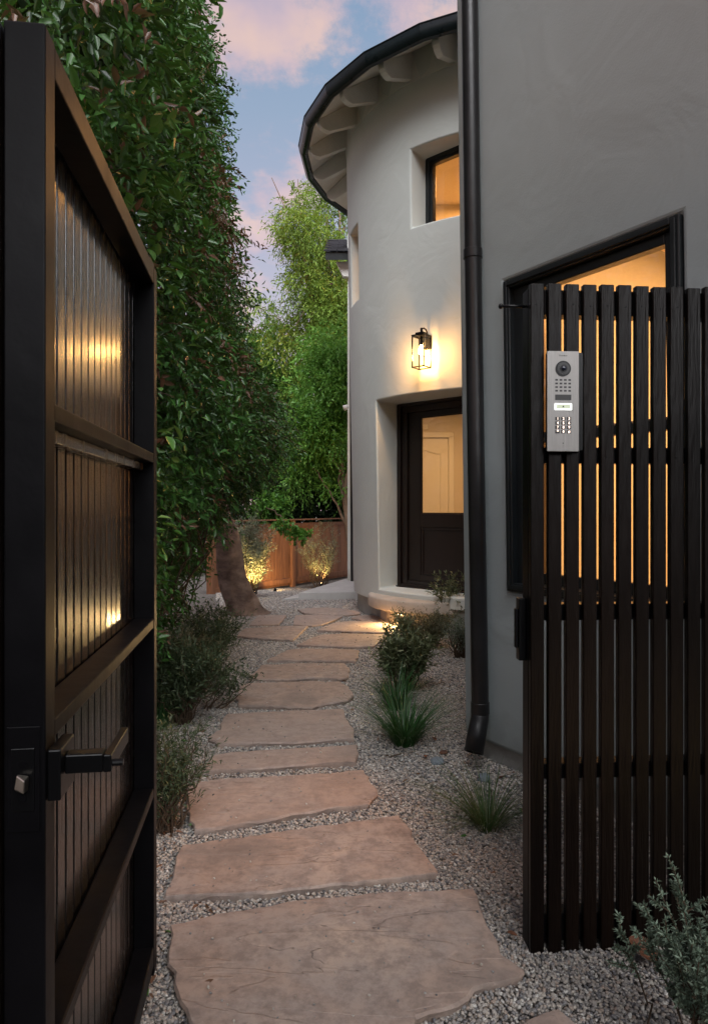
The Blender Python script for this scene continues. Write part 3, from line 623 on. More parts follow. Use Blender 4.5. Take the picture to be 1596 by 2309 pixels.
for a in (-1, 1):
    mb.box(LP + wu*(a*(hw-.0)) + ZU*((zt+zb)/2-LP.z), (.0012, hw-.006, (zt-zb)/2-.006), ax3); mb.box(LP + wn*(a*hw) + ZU*((zt+zb)/2-LP.z), (hw-.006, .0012, (zt-zb)/2-.006), ax3)
mb.build('glass_pane', M_LGLASS, lan)
mb = MB(); dist = (LP-HC-ZU*LP.z).length - RW(2.78)
mb.box(LP - wn*(dist-.012) + ZU*(2.885-LP.z), (.036, .012, .062), ax3); mb.build('back_plate', M_BLACK, lan, bevel=.003)
mb = MB(); top = LP + ZU*(zt+.075-LP.z)
mb.tube([LP-wn*(dist-.02)+ZU*(2.93-LP.z), LP-wn*(dist-.03)+ZU*(zt+.05-LP.z), LP-wn*(dist*.6)+ZU*(zt+.085-LP.z), LP-wn*(dist*.3)+ZU*(zt+.09-LP.z), top], .008, 8); mb.tube([top+ZU*.01, LP+ZU*(zt+.03-LP.z)], .006, 8); mb.box(top-ZU*.015, (.012, .005, .022), ax3); mb.build('lantern_arm', M_BLACK, lan, smooth=False)
mb = MB(); mb.tube([LP+ZU*(zt-.0-LP.z), LP+ZU*(2.845-LP.z)], .014, 10); mb.build('lamp_socket', M_BLACK, lan)
mb = MB(); mb.tube([LP+ZU*(z-LP.z) for z in (2.845, 2.83, 2.80, 2.775, 2.755, 2.745)], [.010, .019, .029, .031, .022, .006], 12); mb.build('bulb', M_BULB, lan, smooth=True)
lamp('lantern_light', LP+Vector((0, 0, 2.735-LP.z))+wn*.0, 10.0, (1, .50, .15), kind='POINT', rad=.034)
# ---- strip light under the step
slt = at(883, 1378, .13); mb = MB(); q = LC + Vector((-.18, -.60, 0)); q = Vector((.385, 6.99, .150))
qd = (Vector((q.x, q.y, 0))-LC).normalized(); qt = Vector((-qd.y, qd.x, 0)); q = LC + qd*.615 + ZU*.142
st_ = empty('step_light', q, 'small step light glowing under the rounded door step', 'step light')
mb.box(q, (.05, .015, .011), (qt, qd, ZU)); mb.build('housing', M_BLACK, st_)
mb = MB(); mb.box(q-ZU*.0135, (.042, .011, .002), (qt, qd, ZU)); mb.build('lens', M_STRIP, st_)
lamp('step_lamp', q+qd*.02-ZU*.022, 22, (1, .64, .26), kind='SPOT', spot=165, rot=qd*.9-ZU*.8, rad=.03)

# ================================================================== FENCE
FA = Vector(((603-CX)/F*13.0, 13.0, 0)); FB = Vector((.25, 15.9, 0)); FU = (FB-FA).normalized(); FN = Vector((FU.y, -FU.x, 0))
fen = empty('cedar_fence', (FA.x, FA.y, -.33), 'warm brown cedar board fence closing off the end of the garden', 'fence')
FO = FA - FU*1.6; LEN = 5.4
def fb(name, u0, u1, z0, z1, d0, d1, bev=.003): mb = MB(); pbox(mb, FO, FU, FN, u0, u1, z0, z1, d0, d1); return mb.build(name, M_CEDAR, fen, bevel=bev)
u = 0
while u < LEN: fb('board', u+.004, u+.136, -.30, .93+random.uniform(-.002, .002), 0, .018+random.uniform(0, .004)); u += .14
for pu in (.05, 2.27, 4.45): fb('post', pu, pu+.09, -.36, .985, .0, .085)
for k, (a, b_) in enumerate(((.14, 2.27), (2.36, 4.45), (4.54, LEN))):
    fb('rail', a, b_, .86, .93, .022, .05); fb('rail', a, b_, -.25, -.16, .022, .05)
fb('cap', 0, LEN, .985, 1.01, -.03, .11)

# ================================================================== GATE, left leaf (standing open)
def leaf_parts(root, O, U, N, length, zt, zb, sm, st, sw_mat):
    pass
GO = Vector((-.394, .871, 0)); GU = Vector((-.1329, .9911, 0)); GN = Vector((.9911, .1329, 0))
GL = .93
gl = empty('gate_leaf', (GO.x, GO.y, 0), 'open left gate leaf seen from inside, steel frame and lever handle', 'gate', 'two leaves of the slatted garden gate')
def gp(name, m_, u0, u1, z0, z1, d0, d1, bev=.0025, parent=None, O=GO, U=GU, N=GN):
    mb = MB(); pbox(mb, O, U, N, u0, u1, z0, z1, d0, d1); return mb.build(name, m_, parent or gl, bevel=bev)
gp('stile', M_STEEL, 0, .043, .03, 1.85, -.0505, 0); gp('stile', M_STEEL, GL-.046, GL, .03, 1.85, -.0505, 0)
gp('top_rail', M_STEEL, .043, GL-.046, 1.805, 1.849, -.050, -.0006)
for z in (1.37, .947, .512): gp('rail', M_STEEL, .043, GL-.046, z-.024, z, -.050, -.0008)
gp('bottom_rail', M_STEEL, .043, GL-.046, .055, .105, -.050, -.0008)
gp('wood_cleat', M_SLAT2, .044, GL-.047, 1.325, 1.3455, -.050, -.026)
mb = MB(); mb.hexa([Vector((x, y, z)) for z in (.035, 1.845) for y in (-.012, .012) for x in (-.0175, .0175)])
s0 = None; NS = int(GL/.0498)
for k in range(NS+1):
    u = .012 + k*.0498; p = P3(GO, GU, GN, u, 0, -.0645)
    if s0 is None:
        s0 = mb.build('slat', M_SLAT2, gl, bevel=.002); s0.location = p-ORG[gl.name]; s0.rotation_euler.z = math.atan2(GU.y, GU.x) - R(3.6)
    else:
        o = s0.copy(); COL.objects.link(o); o.location = p-ORG[gl.name]; o.rotation_euler.z += random.uniform(-.012, .012)
# lock edge plate with latch bolt
lk = gp('lock_plate', M_BLACK, -.004, 0, .845, .925, -.040, -.012, .001)
mb = MB(); c0 = P3(GO, GU, GN, -.006, .8835, -.026)
mb.prism([c0 + GN*x + ZU*z for x, z in ((-.009, -.010), (.008, -.011), (.009, .008), (-.006, .011))], [c0 - GU*d_ + GN*x + ZU*z for x, z, d_ in ((-.008, -.009, .004), (.007, -.010, .016), (.008, .007, .016), (-.005, .010, .004))]); mb.build('latch_bolt', M_BRASS, lk, bevel=.002)
for z in (.905, .862):
    c0 = P3(GO, GU, GN, -.0035, z, -.026); mb = MB(); mb.tube([c0, c0-GU*.0022], .0048, 12); mb.build('screw', M_STEEL, lk)
ep = gp('edge_plate', M_STEEL, -.0022, 0, .818, .952, -.046, -.006, .001)
hd = gp('handle_rose', M_BLACK, .006, .072, .852, .918, .0005, .017, .002)
gp('handle_neck', M_BLACK, .022, .046, .880, .905, .0175, .066, .002, hd)
gp('lever', M_BLACK, .022, .140, .880, .903, .0662, .0765, .0015, hd)
c0 = P3(GO, GU, GN, .03, .890, .0766); mb = MB(); mb.tube([c0, c0+GN*.014], .0045, 10); mb.build('thumb_turn', M_BLACK, hd)
mb = MB(); pbox(mb, GO, GU, GN, GL+.012, GL+.085, -.1, 1.9, -.095, -.02); tag(mb.build('gate_post', M_STEEL, None, bevel=.003), 'dark steel post that carries the open left gate leaf', 'gate post')

# ================================================================== GATE, right leaf
g = R(3.8); QU = Vector((cos(g), sin(g), 0)); QN = Vector((sin(g), -cos(g), 0)); QO = Vector((.486, 1.88, 0)); QL = 1.02
gr = empty('gate_leaf', (QO.x, QO.y, 0), 'right gate leaf of dark upright slats carrying the intercom', 'gate', 'two leaves of the slatted garden gate')
def qp(name, m_, u0, u1, z0, z1, d0, d1, bev=.0025, parent=None): return gp(name, m_, u0, u1, z0, z1, d0, d1, bev, parent or gr, QO, QU, QN)
lean_g = None
qp('stile', M_STEEL, .0, .046, .0, 1.842, -.0705, -.0205); qp('stile', M_STEEL, QL-.046, QL, .0, 1.842, -.0705, -.0205)
for z0, z1 in ((1.77, 1.84), (1.355, 1.40), (.915, .96), (.472, .515), (.02, .095)): qp('rail', M_BLACK, .046, QL-.046, z0, z1, -.070, -.0208)
mb = MB(); mb.hexa([Vector((x, y, z)) for z in (-.004, 1.85) for y in (-.010, .010) for x in (-.019, .019)]); s0 = None
k = 0
while .019+k*.0498 < QL:
    u = .0195 + k*.0498; p = P3(QO, QU, QN, u, 0, -.0102)
    if s0 is None:
        s0 = mb.build('slat', M_SLAT, gr, bevel=.0025); s0.location = p-ORG[gr.name]; s0.rotation_euler.z = g
    else:
        o = s0.copy(); COL.objects.link(o); o.location = p-ORG[gr.name] + Vector((0, 0, random.uniform(-.004, .002))); o.rotation_euler.z = g + random.uniform(-.01, .01)
    sl_ = s0 if k == 0 else o
    for z_ in (1.79, 1.37):
        if not (z_ < 1.7 and 0 < k < 3):
            c_ = P3(QO, QU, QN, u+random.uniform(-.003, .003), z_+random.uniform(-.004, .004), .0002); sc_ = MB(); sc_.tube([c_, c_+QN*.0012], .0024, 8); sw = sc_.build('screw', M_STEEL, None); sw.parent = sl_; sw.matrix_parent_inverse = Matrix.Translation(ORG[gr.name] + sl_.location) .inverted() if False else Matrix.Identity(4)
            sw.matrix_parent_inverse = (Matrix.Translation(Vector(p) + (Vector((0, 0, sl_.location.z)) if False else Vector((0, 0, 0)))) @ Matrix.Rotation(sl_.rotation_euler.z, 4, 'Z')).inverted()
    k += 1
sk = qp('strike_box', M_BLACK, -.020, -.0005, .80, .975, -.068, -.038, .002)
qp('strike_lip', M_STEEL, -.028, -.0205, .835, .945, -.061, -.045, .002, sk)
mb = MB(); a0 = P3(QO, QU, QN, -.001, 1.798, -.045); mb.tube([a0, a0-QU*.03+ZU*.001, a0-QU*.068], .0042, 10); mb.tube([a0-QU*.064, a0-QU*.067, a0-QU*.073, a0-QU*.076], [.004, .0075, .0075, .003], 12); mb.build('stop_pin', M_BLACK, gr, smooth=True)
# ---- intercom
IU0 = .0415
IP = lambda u, z, d: P3(QO, QU, QN, u, z, d)
ic = empty('intercom', IP(.085, 1.52, .002), 'brushed steel video intercom with keypad on the right gate slats', 'intercom')
def ip(name, m_, u0, u1, z0, z1, d0, d1, bev=.0, parent=None): return gp(name, m_, u0, u1, z0, z1, d0, d1, bev, parent or ic, QO, QU, QN)
iu0, iu1, iz0, iz1 = .0385, .1275, 1.3845, 1.6585; ic_c = (iu0+iu1)/2
ip('back_box', M_BLACK, iu0+.004, iu1+.012, iz0+.004, iz1-.003, .0008, .0195); ip('face_plate', M_SS, iu0, iu1, iz0, iz1, .020, .023, .0008)
def disc(name, m_, c, r, d0, d1, parent, n=32): mb = MB(); mb.tube([c+QN*d0, c+QN*d1], r, n); return mb.build(name, m_, parent, ang=40)
H = iz1-iz0; zf = lambda k: iz1 - H*k       # k = share of the plate's height from its top
c0 = IP(ic_c, zf(.175), 0)
cmr = disc('camera_ring', M_BLACK, c0, .0212, .0232, .0255, ic); disc('camera_bezel', M_KEY, c0, .0165, .0256, .0268, cmr); disc('camera_glass', M_BLACK, c0, .0105, .0269, .0285, cmr)
mb = MB(); n_ = 14; cc = c0+QN*.0285
mb.tube([cc, cc+QN*.002, cc+QN*.0035, cc+QN*.0042], [.0075, .0068, .0045, .001], 20); mb.build('camera_lens', mat('lens_glass', (.01, .015, .03), .05, spec=1), cmr, smooth=True)
colx = lambda k, n_, w, x0=.252, x1=.752: iu0 + (iu1-iu0)*(x0 + (x1-x0)*(k+.5)/n_)
for r_ in range(4):
    zc = zf(.2875+.0362*r_)
    for k in range(4):
        uc = iu0+(iu1-iu0)*(.295+.1365*k); ip('speaker_slot', M_KEY, uc-.0037, uc+.0037, zc-.0024, zc+.0024, .0222, .0234)
ip('sensor_window', M_KEY, iu0+.25*(iu1-iu0), iu0+.755*(iu1-iu0), zf(.489), zf(.434), .0222, .0235)
bt = ip('call_button', M_GLOW, iu0+.24*(iu1-iu0), iu0+.768*(iu1-iu0), zf(.586), zf(.522), .0222, .0240); ip('button_face', M_BTN, iu0+.285*(iu1-iu0), iu0+.72*(iu1-iu0), zf(.577), zf(.533), .0241, .0246, 0, bt)
def text(s, c, size, m_, parent, name='digit', d=.0):
    cu = bpy.data.curves.new(name, 'FONT'); cu.body = s; cu.size = size; cu.align_x = 'CENTER'; cu.align_y = 'CENTER'; cu.extrude = .0002; cu.materials.append(m_)
    if name == 'digit': cu.offset = .00025
    o = bpy.data.objects.new(name, cu); COL.objects.link(o); dg = bpy.context.evaluated_depsgraph_get(); me = bpy.data.meshes.new_from_object(o.evaluated_get(dg)); bpy.data.objects.remove(o)
    o = bpy.data.objects.new(name, me); link(o, parent, c); o.rotation_euler = (R(90), 0, g); return o
mb = MB(); bc = IP(ic_c, zf(.5535), .0248); mb.prism([bc+QU*x+ZU*z for x, z in ((-.0028, -.0018), (.0028, -.0018), (.0018, .0), (.0014, .002), (-.0014, .002), (-.0018, 0))], [bc+QN*.0003+QU*x+ZU*z for x, z in ((-.0028, -.0018), (.0028, -.0018), (.0018, .0), (.0014, .002), (-.0014, .002), (-.0018, 0))]); mb.build('bell_mark', M_KEY, bt)
for i, ch in enumerate('123456789*0#'):
    r_, k = divmod(i, 3); zc = zf(.6745+.0432*r_); uc = iu0+(iu1-iu0)*(.323+.1785*k)
    ky = ip('key', M_KEY, uc-.0062, uc+.0062, zc-.0046, zc+.0046, .0222, .0238, .0004)
    text(ch, IP(uc+.0006, zc, .0241), .0098 if ch != '*' else .013, M_DIGIT, ky)
text('DoorBird', IP(ic_c, zf(.045), .0232), .0058, M_KEY, ic, 'lettering')
ip('microphone_hole', M_KEY, ic_c-.0014, ic_c+.0014, zf(.923), zf(.913), .0222, .0232)

# ================================================================== VEGETATION
def unit(a): return a/np.maximum(np.linalg.norm(a, axis=1, keepdims=True), 1e-9)
def leaves(name, P, D, L, Wd, rnd, m_, parent=None, fold=.25, detail=2, kind='stuff', droop=.12):
    n = len(P); D = unit(D); up = np.tile([0., 0, 1], (n, 1)) + rng.normal(0, .8, (n, 3)); Sd = unit(np.cross(D, up)); N = np.cross(Sd, D)
    L = np.broadcast_to(L, n)[:, None]; Wd = np.broadcast_to(Wd, n)[:, None]
    if detail == 2:
        pts = [P, P+D*L*.30-Sd*Wd*.46+N*Wd*fold, P+D*L*.68-Sd*Wd*.36+N*Wd*fold*.7-N*L*droop*.4, P+D*L-N*L*droop, P+D*L*.68+Sd*Wd*.36+N*Wd*fold*.7-N*L*droop*.4, P+D*L*.30+Sd*Wd*.46+N*Wd*fold]
        k = 6; fc = np.array([[0, 3, 2, 1], [0, 5, 4, 3]])
    else:
        pts = [P, P+D*L*.5-Sd*Wd*.5+N*Wd*fold, P+D*L-N*L*droop, P+D*L*.5+Sd*Wd*.5+N*Wd*fold]; k = 4; fc = np.array([[0, 3, 2, 1]])
    V = np.stack(pts, 1).reshape(-1, 3); Fi = (np.arange(n)[:, None, None]*k + fc[None]).reshape(-1)
    me = bpy.data.meshes.new(name); me.vertices.add(len(V)); me.vertices.foreach_set('co', V.astype(np.float32).ravel())
    nf = n*len(fc); me.loops.add(nf*4); me.loops.foreach_set('vertex_index', Fi.astype(np.int32)); me.polygons.add(nf)
    me.polygons.foreach_set('loop_start', np.arange(0, nf*4, 4, dtype=np.int32)); me.polygons.foreach_set('loop_total', np.full(nf, 4, np.int32))
    me.update(calc_edges=True)
    a = me.attributes.new('rnd', 'FLOAT', 'POINT'); a.data.foreach_set('value', np.repeat(rnd, k).astype(np.float32))
    me.materials.append(m_); o = bpy.data.objects.new(name, me); link(o, parent, (0, 0, 0))
    if parent is not None: o.location = -ORG[parent.name]
    if kind: o['kind'] = kind
    return o
def twigs(O, D, length, n, spread=.9, droop=.3):
    """leaves along twigs: returns P, D, twig index"""
    m_ = len(O); D = unit(D); t = np.linspace(.12, 1, n)[None, :, None]; Ln = np.broadcast_to(length, m_)[:, None, None]
    P = O[:, None] + D[:, None]*t*Ln; P[:, :, 2] -= (t[:, :, 0]**2)*Ln[:, :, 0]*droop
    side = rng.normal(0, 1, (m_, n, 3)); side /= np.linalg.norm(side, axis=2, keepdims=True)
    LD = D[:, None]*(1-.3*spread) + side*spread; LD[:, :, 2] -= droop*.8
    P += rng.normal(0, .006, P.shape)
    return P.reshape(-1, 3), LD.reshape(-1, 3), np.repeat(np.arange(m_), n)
def stems(name, lines, m_, parent, n=5):
    mb = MB()
    for path, r in lines: mb.tube(path, r, n, caps=False)
    o = mb.build(name, m_, parent, smooth=True); return o
def wob(p0, p1, amp, k=6):
    p0, p1 = Vector(p0), Vector(p1); return [p0.lerp(p1, i/k) + Vector((random.gauss(0, amp), random.gauss(0, amp), random.gauss(0, amp)))*(1 if 0 < i < k else 0) for i in range(k+1)]
def vnoise(P, s, seed=0):
    r = np.random.default_rng(seed); v = np.zeros(len(P))
    for k in range(5):
        d = r.normal(0, 1, 3); v += np.sin(P@d*s*(1+.35*k) + r.uniform(0, 6.28))
    return v/5
# ---- hedge face profile: x of the face at height z and distance y
pz = [-.2, .15, .5, 1.0, 1.4, 1.8, 2.2, 2.6, 3.2, 3.8, 4.4, 5.0, 5.7, 7.0, 9]; pxv = [-1.75, -1.66, -1.48, -1.33, -1.02, -.63, -.58, -.84, -.93, -.95, -1.06, -1.18, -1.28, -1.35, -1.5]
def face_x(y, z):
    far = (np.interp(z, pz, pxv) - np.interp(z, [.6, 1.6, 2.2, 3, 5], [0, .13, .22, .20, .16]))*np.maximum(y, 6.0)/6.0; near = np.interp(z, [0, .5, 1, 2, 4, 7], [-1.25, -1.15, -1.0, -.88, -.80, -.85])
    w = np.clip((y-2.6)/2.6, 0, 1); w = w*w*(3-2*w)
    return near*(1-w) + far*w
DEADP = {'v': .12, 't': .75}
def hedge(name, y0, y1, z0, z1, ntw, leafL, m_, root, bottom, seed, lw=.42, nl=12, tl=(.14, .30)):
    r = np.random.default_rng(seed)
    y = r.uniform(y0, y1, ntw); z = z0 + (z1-z0)*r.uniform(0, 1, ntw)**1.15
    depth = np.abs(r.normal(0, .22, ntw)) + .0
    P0 = np.stack([np.zeros(ntw), y, z], 1)
    bulge = (.27*vnoise(P0, 1.5, seed+1) + .13*vnoise(P0, 4.2, seed+2))*np.clip(z/1.6, .3, 1)
    x = face_x(y, z) + bulge - depth
    end = np.clip((y-(y1-.8))/.8, 0, 1); x -= end**2*.9
    ok = z > bottom(y) + r.uniform(-.12, .12, ntw)
    gap = vnoise(P0, 4.2, seed+5); ok &= ~((gap < -.20) & (r.uniform(0, 1, ntw) < .85))
    O = np.stack([x, y, z], 1)[ok]; n = len(O)
    D = np.stack([r.uniform(.1, 1.0, n), r.normal(-.25, .55, n), r.normal(-.25, .5, n)], 1)
    P, LD, ti = twigs(O, D, r.uniform(*tl, n), nl, .85, .35)
    tone = np.clip(.40 + .42*vnoise(O, 2.0, seed+3) + r.normal(0, .13, n), .02, .84)
    dead = (vnoise(O, 3.1, seed+4) > (.10 if name == 't' else .30)) & (r.uniform(0, 1, n) < DEADP[name]) & (O[:, 2] > 1.9); dead |= r.uniform(0, 1, n) < .03
    rnd = np.clip(tone[ti] + rng.normal(0, .12, len(P)), 0, .88); rnd = np.where(dead[ti], rng.uniform(.93, 1, len(P)), rnd)
    LL = leafL*rng.uniform(.55, 1.25, len(P))
    return leaves('foliage', P, LD, LL, LL*lw, rnd, m_, root)
vine = empty('vine_hedge', (-1.0, 3.2, 0), 'tall dense green vine hedge rising just behind the open gate leaf', 'hedge')
hedge('v', 1.9, 4.7, 0, 6.2, 7000, .050, L_HEDGE, vine, lambda y: np.where(y > 3.6, .25, .05), 11)
tree = empty('leaning_tree', (-1.27, 7.9, 0), 'big leaning tree with thick patchy trunk and vine covered crown', 'tree')
hedge('t', 4.3, 7.7, 0, 7.6, 12500, .043, L_TREE, tree, lambda y: np.interp(y, [4.3, 5.4, 6.2, 7.0, 7.7], [.1, .15, .45, 1.0, 1.25]), 21)
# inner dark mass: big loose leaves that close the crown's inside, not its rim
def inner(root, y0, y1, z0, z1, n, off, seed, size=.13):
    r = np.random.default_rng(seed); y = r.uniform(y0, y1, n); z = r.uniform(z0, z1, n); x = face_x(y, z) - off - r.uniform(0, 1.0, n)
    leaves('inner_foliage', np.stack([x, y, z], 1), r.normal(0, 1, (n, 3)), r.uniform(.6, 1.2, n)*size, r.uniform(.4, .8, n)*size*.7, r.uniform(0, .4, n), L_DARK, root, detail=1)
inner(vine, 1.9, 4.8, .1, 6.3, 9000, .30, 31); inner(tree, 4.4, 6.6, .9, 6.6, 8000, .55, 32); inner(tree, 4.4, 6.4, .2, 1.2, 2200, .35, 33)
# loose sprays hanging out of the rim against the sky
def spray(root, starts, m_, name='hanging_sprig'):
    Ps, Ds, Rs, lines = [], [], [], []
    for (x, y, z), (dx, dy, dz), ln in starts:
        p = Vector((x, y, z)); path = [p.copy()]; d = Vector((dx, dy, dz)).normalized(); kk = 9
        for i in range(kk):
            p = p + d*(ln/kk); d = (d + Vector((random.gauss(0, .12), random.gauss(0, .12), -.10+random.gauss(0, .08)))).normalized(); path.append(p.copy())
            for _ in range(3): Ps.append(p+Vector((random.gauss(0, .008), random.gauss(0, .008), random.gauss(0, .008)))); Ds.append(d+Vector((random.gauss(0, .8), random.gauss(0, .8), random.gauss(-.35, .6)))); Rs.append(random.uniform(.05, .6))
        lines.append((path, [.004*(1-.7*i/kk) for i in range(kk+1)]))
    P = np.array([tuple(v) for v in Ps]); Dn = np.array([tuple(v) for v in Ds]); LL = rng.uniform(.03, .05, len(P))
    leaves(name, P, Dn, LL, LL*.42, np.array(Rs), m_, root); stems('sprig_stem', lines, M_TWIG, root, 4)
sp = []
for i in range(150):
    y = random.uniform(5.0, 7.2); z = random.choice([random.uniform(1.3, 3.2), random.uniform(2.5, 6.6)]); x = float(face_x(np.array(y), np.array(z))) - max(0, (y-6.9))**2*.9
    sp.append(((x-.05, y, z), (random.uniform(.5, 1), random.uniform(-.5, .2), random.uniform(-.5, .5)), random.uniform(.15, .38)))
spray(tree, sp, L_TREE)
sp = []
for i in range(70):      # boughs that reach over the path at head height
    y = random.uniform(5.2, 6.8); z = random.gauss(2.0, .28); x = float(face_x(np.array(y), np.array(z)))
    sp.append(((x-.1, y, z), (1, random.uniform(-.5, .2), random.uniform(-.35, .25)), random.uniform(.28, .52)))
spray(tree, sp, L_TREE, 'bough_foliage')
sp = []
for i in range(110):
    y = random.uniform(2.2, 4.8); z = random.uniform(.6, 5.0); x = float(face_x(np.array(y), np.array(z)))
    sp.append(((x-.05, y, z), (random.uniform(.5, 1), random.uniform(-.6, .3), random.uniform(-.5, .5)), random.uniform(.12, .3)))
spray(vine, sp, L_HEDGE)
# nearest large leaves, single parts
def leaf_mesh(L=.07, Wd=.032):
    me = bpy.data.meshes.new('leaf'); V = [(0, 0, 0)]; n = 6
    for k in range(1, n):
        f = k/n; w = Wd*.5*math.sin(pi*f**.85)**.8; V += [(-w, L*f, w*.45-L*.14*f*f), (0, L*f, -L*.14*f*f), (w, L*f, w*.45-L*.14*f*f)]
    V.append((0, L, -L*.14)); Fc = [(0, 2, 1), (0, 3, 2)]
    for k in range(n-2):
        a = 1+3*k; Fc += [(a, a+1, a+4, a+3), (a+1, a+2, a+5, a+4)]
    a = 1+3*(n-2); e = len(V)-1; Fc += [(a, a+1, e), (a+1, a+2, e)]
    me.from_pydata(V, [], Fc); me.polygons.foreach_set('use_smooth', [True]*len(me.polygons)); at_ = me.attributes.new('rnd', 'FLOAT', 'POINT'); return me
LM = []
for v_ in (.45, .62, .74, .84):
    me = leaf_mesh(); me.materials.append(L_HEDGE); me.attributes['rnd'].data.foreach_set('value', [v_]*len(me.vertices)); LM.append(me)
for i in range(60):
    y = random.uniform(2.1, 3.3); z = random.uniform(1.55, 3.9); x = float(face_x(np.array(y), np.array(z))) + random.uniform(.0, .12)
    d = Vector((random.uniform(.2, 1), random.uniform(-1, .3), random.uniform(-.4, .5)))
    for k in range(4):
        o = bpy.data.objects.new('leaf', random.choice(LM)); COL.objects.link(o); o.parent = vine
        o.location = Vector((x, y, z)) + d.normalized()*.045*k - ORG[vine.name]
        o.rotation_euler = (d + Vector((random.gauss(0, .8), random.gauss(0, .8), random.gauss(0, .5)))).to_track_quat('Y', 'Z').to_euler(); s_ = random.uniform(.65, 1.15); o.scale = (s_, s_, s_)
# trunk of the leaning tree
def organic_tube(path, radii, n=28, amp=.12, seed=0, name='trunk', m_=None, parent=None):
    mb = MB(); r = random.Random(seed); path = [Vector(p) for p in path]; K = 6; P = []; Rr = []
    for i in range((len(path)-1)*K+1):
        f = i/K; a = min(int(f), len(path)-2); q = f-a
        p0 = path[max(a-1, 0)]; p1 = path[a]; p2 = path[a+1]; p3 = path[min(a+2, len(path)-1)]
        P.append(.5*((2*p1)+(p2-p0)*q+(2*p0-5*p1+4*p2-p3)*q*q+(3*p1-p0-3*p2+p3)*q**3)); Rr.append(radii[a]*(1-q)+radii[a+1]*q)
    mb.tube(P, Rr, n); ph = [r.uniform(0, 6.28) for _ in range(6)]
    for i, v in enumerate(mb.v):
        k = min(i//n, len(P)-1); c = P[k]; v = Vector(v); a = 2*pi*(i % n)/n; s_ = k/K
        f = 1 + amp*(.5*sin(2*a+ph[0]+s_*1.1)+.4*sin(3*a+ph[1]-s_*1.7)+.3*sin(5*a+ph[2]+s_*2.9)+.25*sin(9*a+ph[3]+s_*5.1))
        mb.v[i] = tuple(c + (v-c)*f)
    return mb.build(name, m_ or M_BARK, parent, smooth=True)
tr_ = organic_tube([(-1.20, 7.92, -.12), (-1.27, 7.9, .04), (-1.385, 7.86, .40), (-1.45, 7.82, .85), (-1.60, 7.75, 1.3), (-1.75, 7.5, 2.2), (-1.9, 7.1, 3.6), (-2.0, 6.6, 5.2)], [.29, .195, .152, .135, .128, .12, .10, .05], amp=.13, seed=3, parent=tree)
lines = []
for i in range(34):
    y = random.uniform(4.8, 7.4); z = random.uniform(1.0, 4.6); x = float(face_x(np.array(y), np.array(z)))
    p1 = Vector((x+random.uniform(-.1, .12), y, z)); p0 = Vector((-1.75, 7.3, max(.9, z*.6+random.uniform(0, .8))))
    lines.append((wob(p0, p1, .06, 8), [.022*(1-.8*k/8) for k in range(9)]))
for i in range(26):      # thin vine stems hanging down the face
    y = random.uniform(4.3, 6.8); x = float(face_x(np.array(y), np.array(1.6))); x2 = float(face_x(np.array(y), np.array(.5)))
    lines.append((wob((x-.02, y, random.uniform(1.4, 2.4)), (x2+.03, y-.1, random.uniform(.2, .8)), .05, 8), [.006]*9))
stems('branch', lines, M_TWIG, tree, 6)

# ---- generic crowns built of clumps
def crown(root, clumps, n, L, lw, m_, seed, nl=8, tl=(.2, .5), droop=.3, name='foliage', shell=.75, tone=.5, detail=1):
    r = np.random.default_rng(seed); w = np.array([c[3]*c[4]*c[5] for c in clumps]); w = w**(2/3.); w /= w.sum()
    idx = r.choice(len(clumps), n//nl, p=w); C_ = np.array([c[:3] for c in clumps])[idx]; Rd = np.array([c[3:6] for c in clumps])[idx]
    d = unit(r.normal(0, 1, (len(idx), 3))); rad = r.uniform(shell, 1.05, len(idx))**1.0; O = C_ + d*Rd*rad[:, None]
    P, LD, ti = twigs(O, d+r.normal(0, .5, d.shape), r.uniform(*tl, len(idx)), nl, .8, droop)
    ct = r.normal(0, .12, len(clumps))[idx]
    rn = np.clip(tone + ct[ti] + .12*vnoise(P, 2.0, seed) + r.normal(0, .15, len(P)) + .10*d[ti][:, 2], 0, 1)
    LL = L*r.uniform(.6, 1.3, len(P)); return leaves(name, P, LD, LL, LL*lw, rn, m_, root, detail=detail)
def blobs(c, rad, n, size, seed, flat=.8):
    r = random.Random(seed); out = []
    for i in range(n):
        while True:
            v = Vector((r.uniform(-1, 1), r.uniform(-1, 1), r.uniform(-1, 1)))
            if v.length < 1: break
        s_ = size*r.uniform(.6, 1.3); out.append((c[0]+v.x*rad[0], c[1]+v.y*rad[1], c[2]+v.z*rad[2], s_, s_, s_*flat))
    return out
# far yellow-green tree
yt = empty('yellow_green_tree', (-.6, 20, -.3), 'tall airy yellow-green tree rising against the sky beside the tower', 'tree')
cl = blobs((-.7, 20, 8.6), (1.35, 1.4, 2.1), 34, .55, 1) + blobs((-.9, 20, 7.0), (2.2, 1.4, 1.3), 26, .55, 2) + blobs((-.9, 20, 10.6), (.35, .5, 1.0), 6, .38, 3) + blobs((-1.7, 19.8, 9.4), (.35, .5, .9), 7, .40, 4)+ blobs((-.5, 20, 5.2), (2.0, 1.2, 1.3), 22, .55, 15)
crown(yt, cl, 60000, .12, .27, L_YELL, 41, nl=9, tl=(.3, .6), droop=.55, shell=.4)
organic_tube([(-.4, 20, -.4), (-.5, 20, 3), (-.7, 20, 6.5), (-.8, 20, 9.8)], [.22, .18, .11, .03], n=10, parent=yt, m_=M_BARK2)
stems('branch', [(wob((-.6, 20, random.uniform(4, 9)), (-.6+random.uniform(-1.8, 1.6), 20+random.uniform(-1, 1), random.uniform(6, 11)), .12, 6), [.05*(1-.8*k/6) for k in range(7)]) for i in range(26)], M_BARK2, yt)
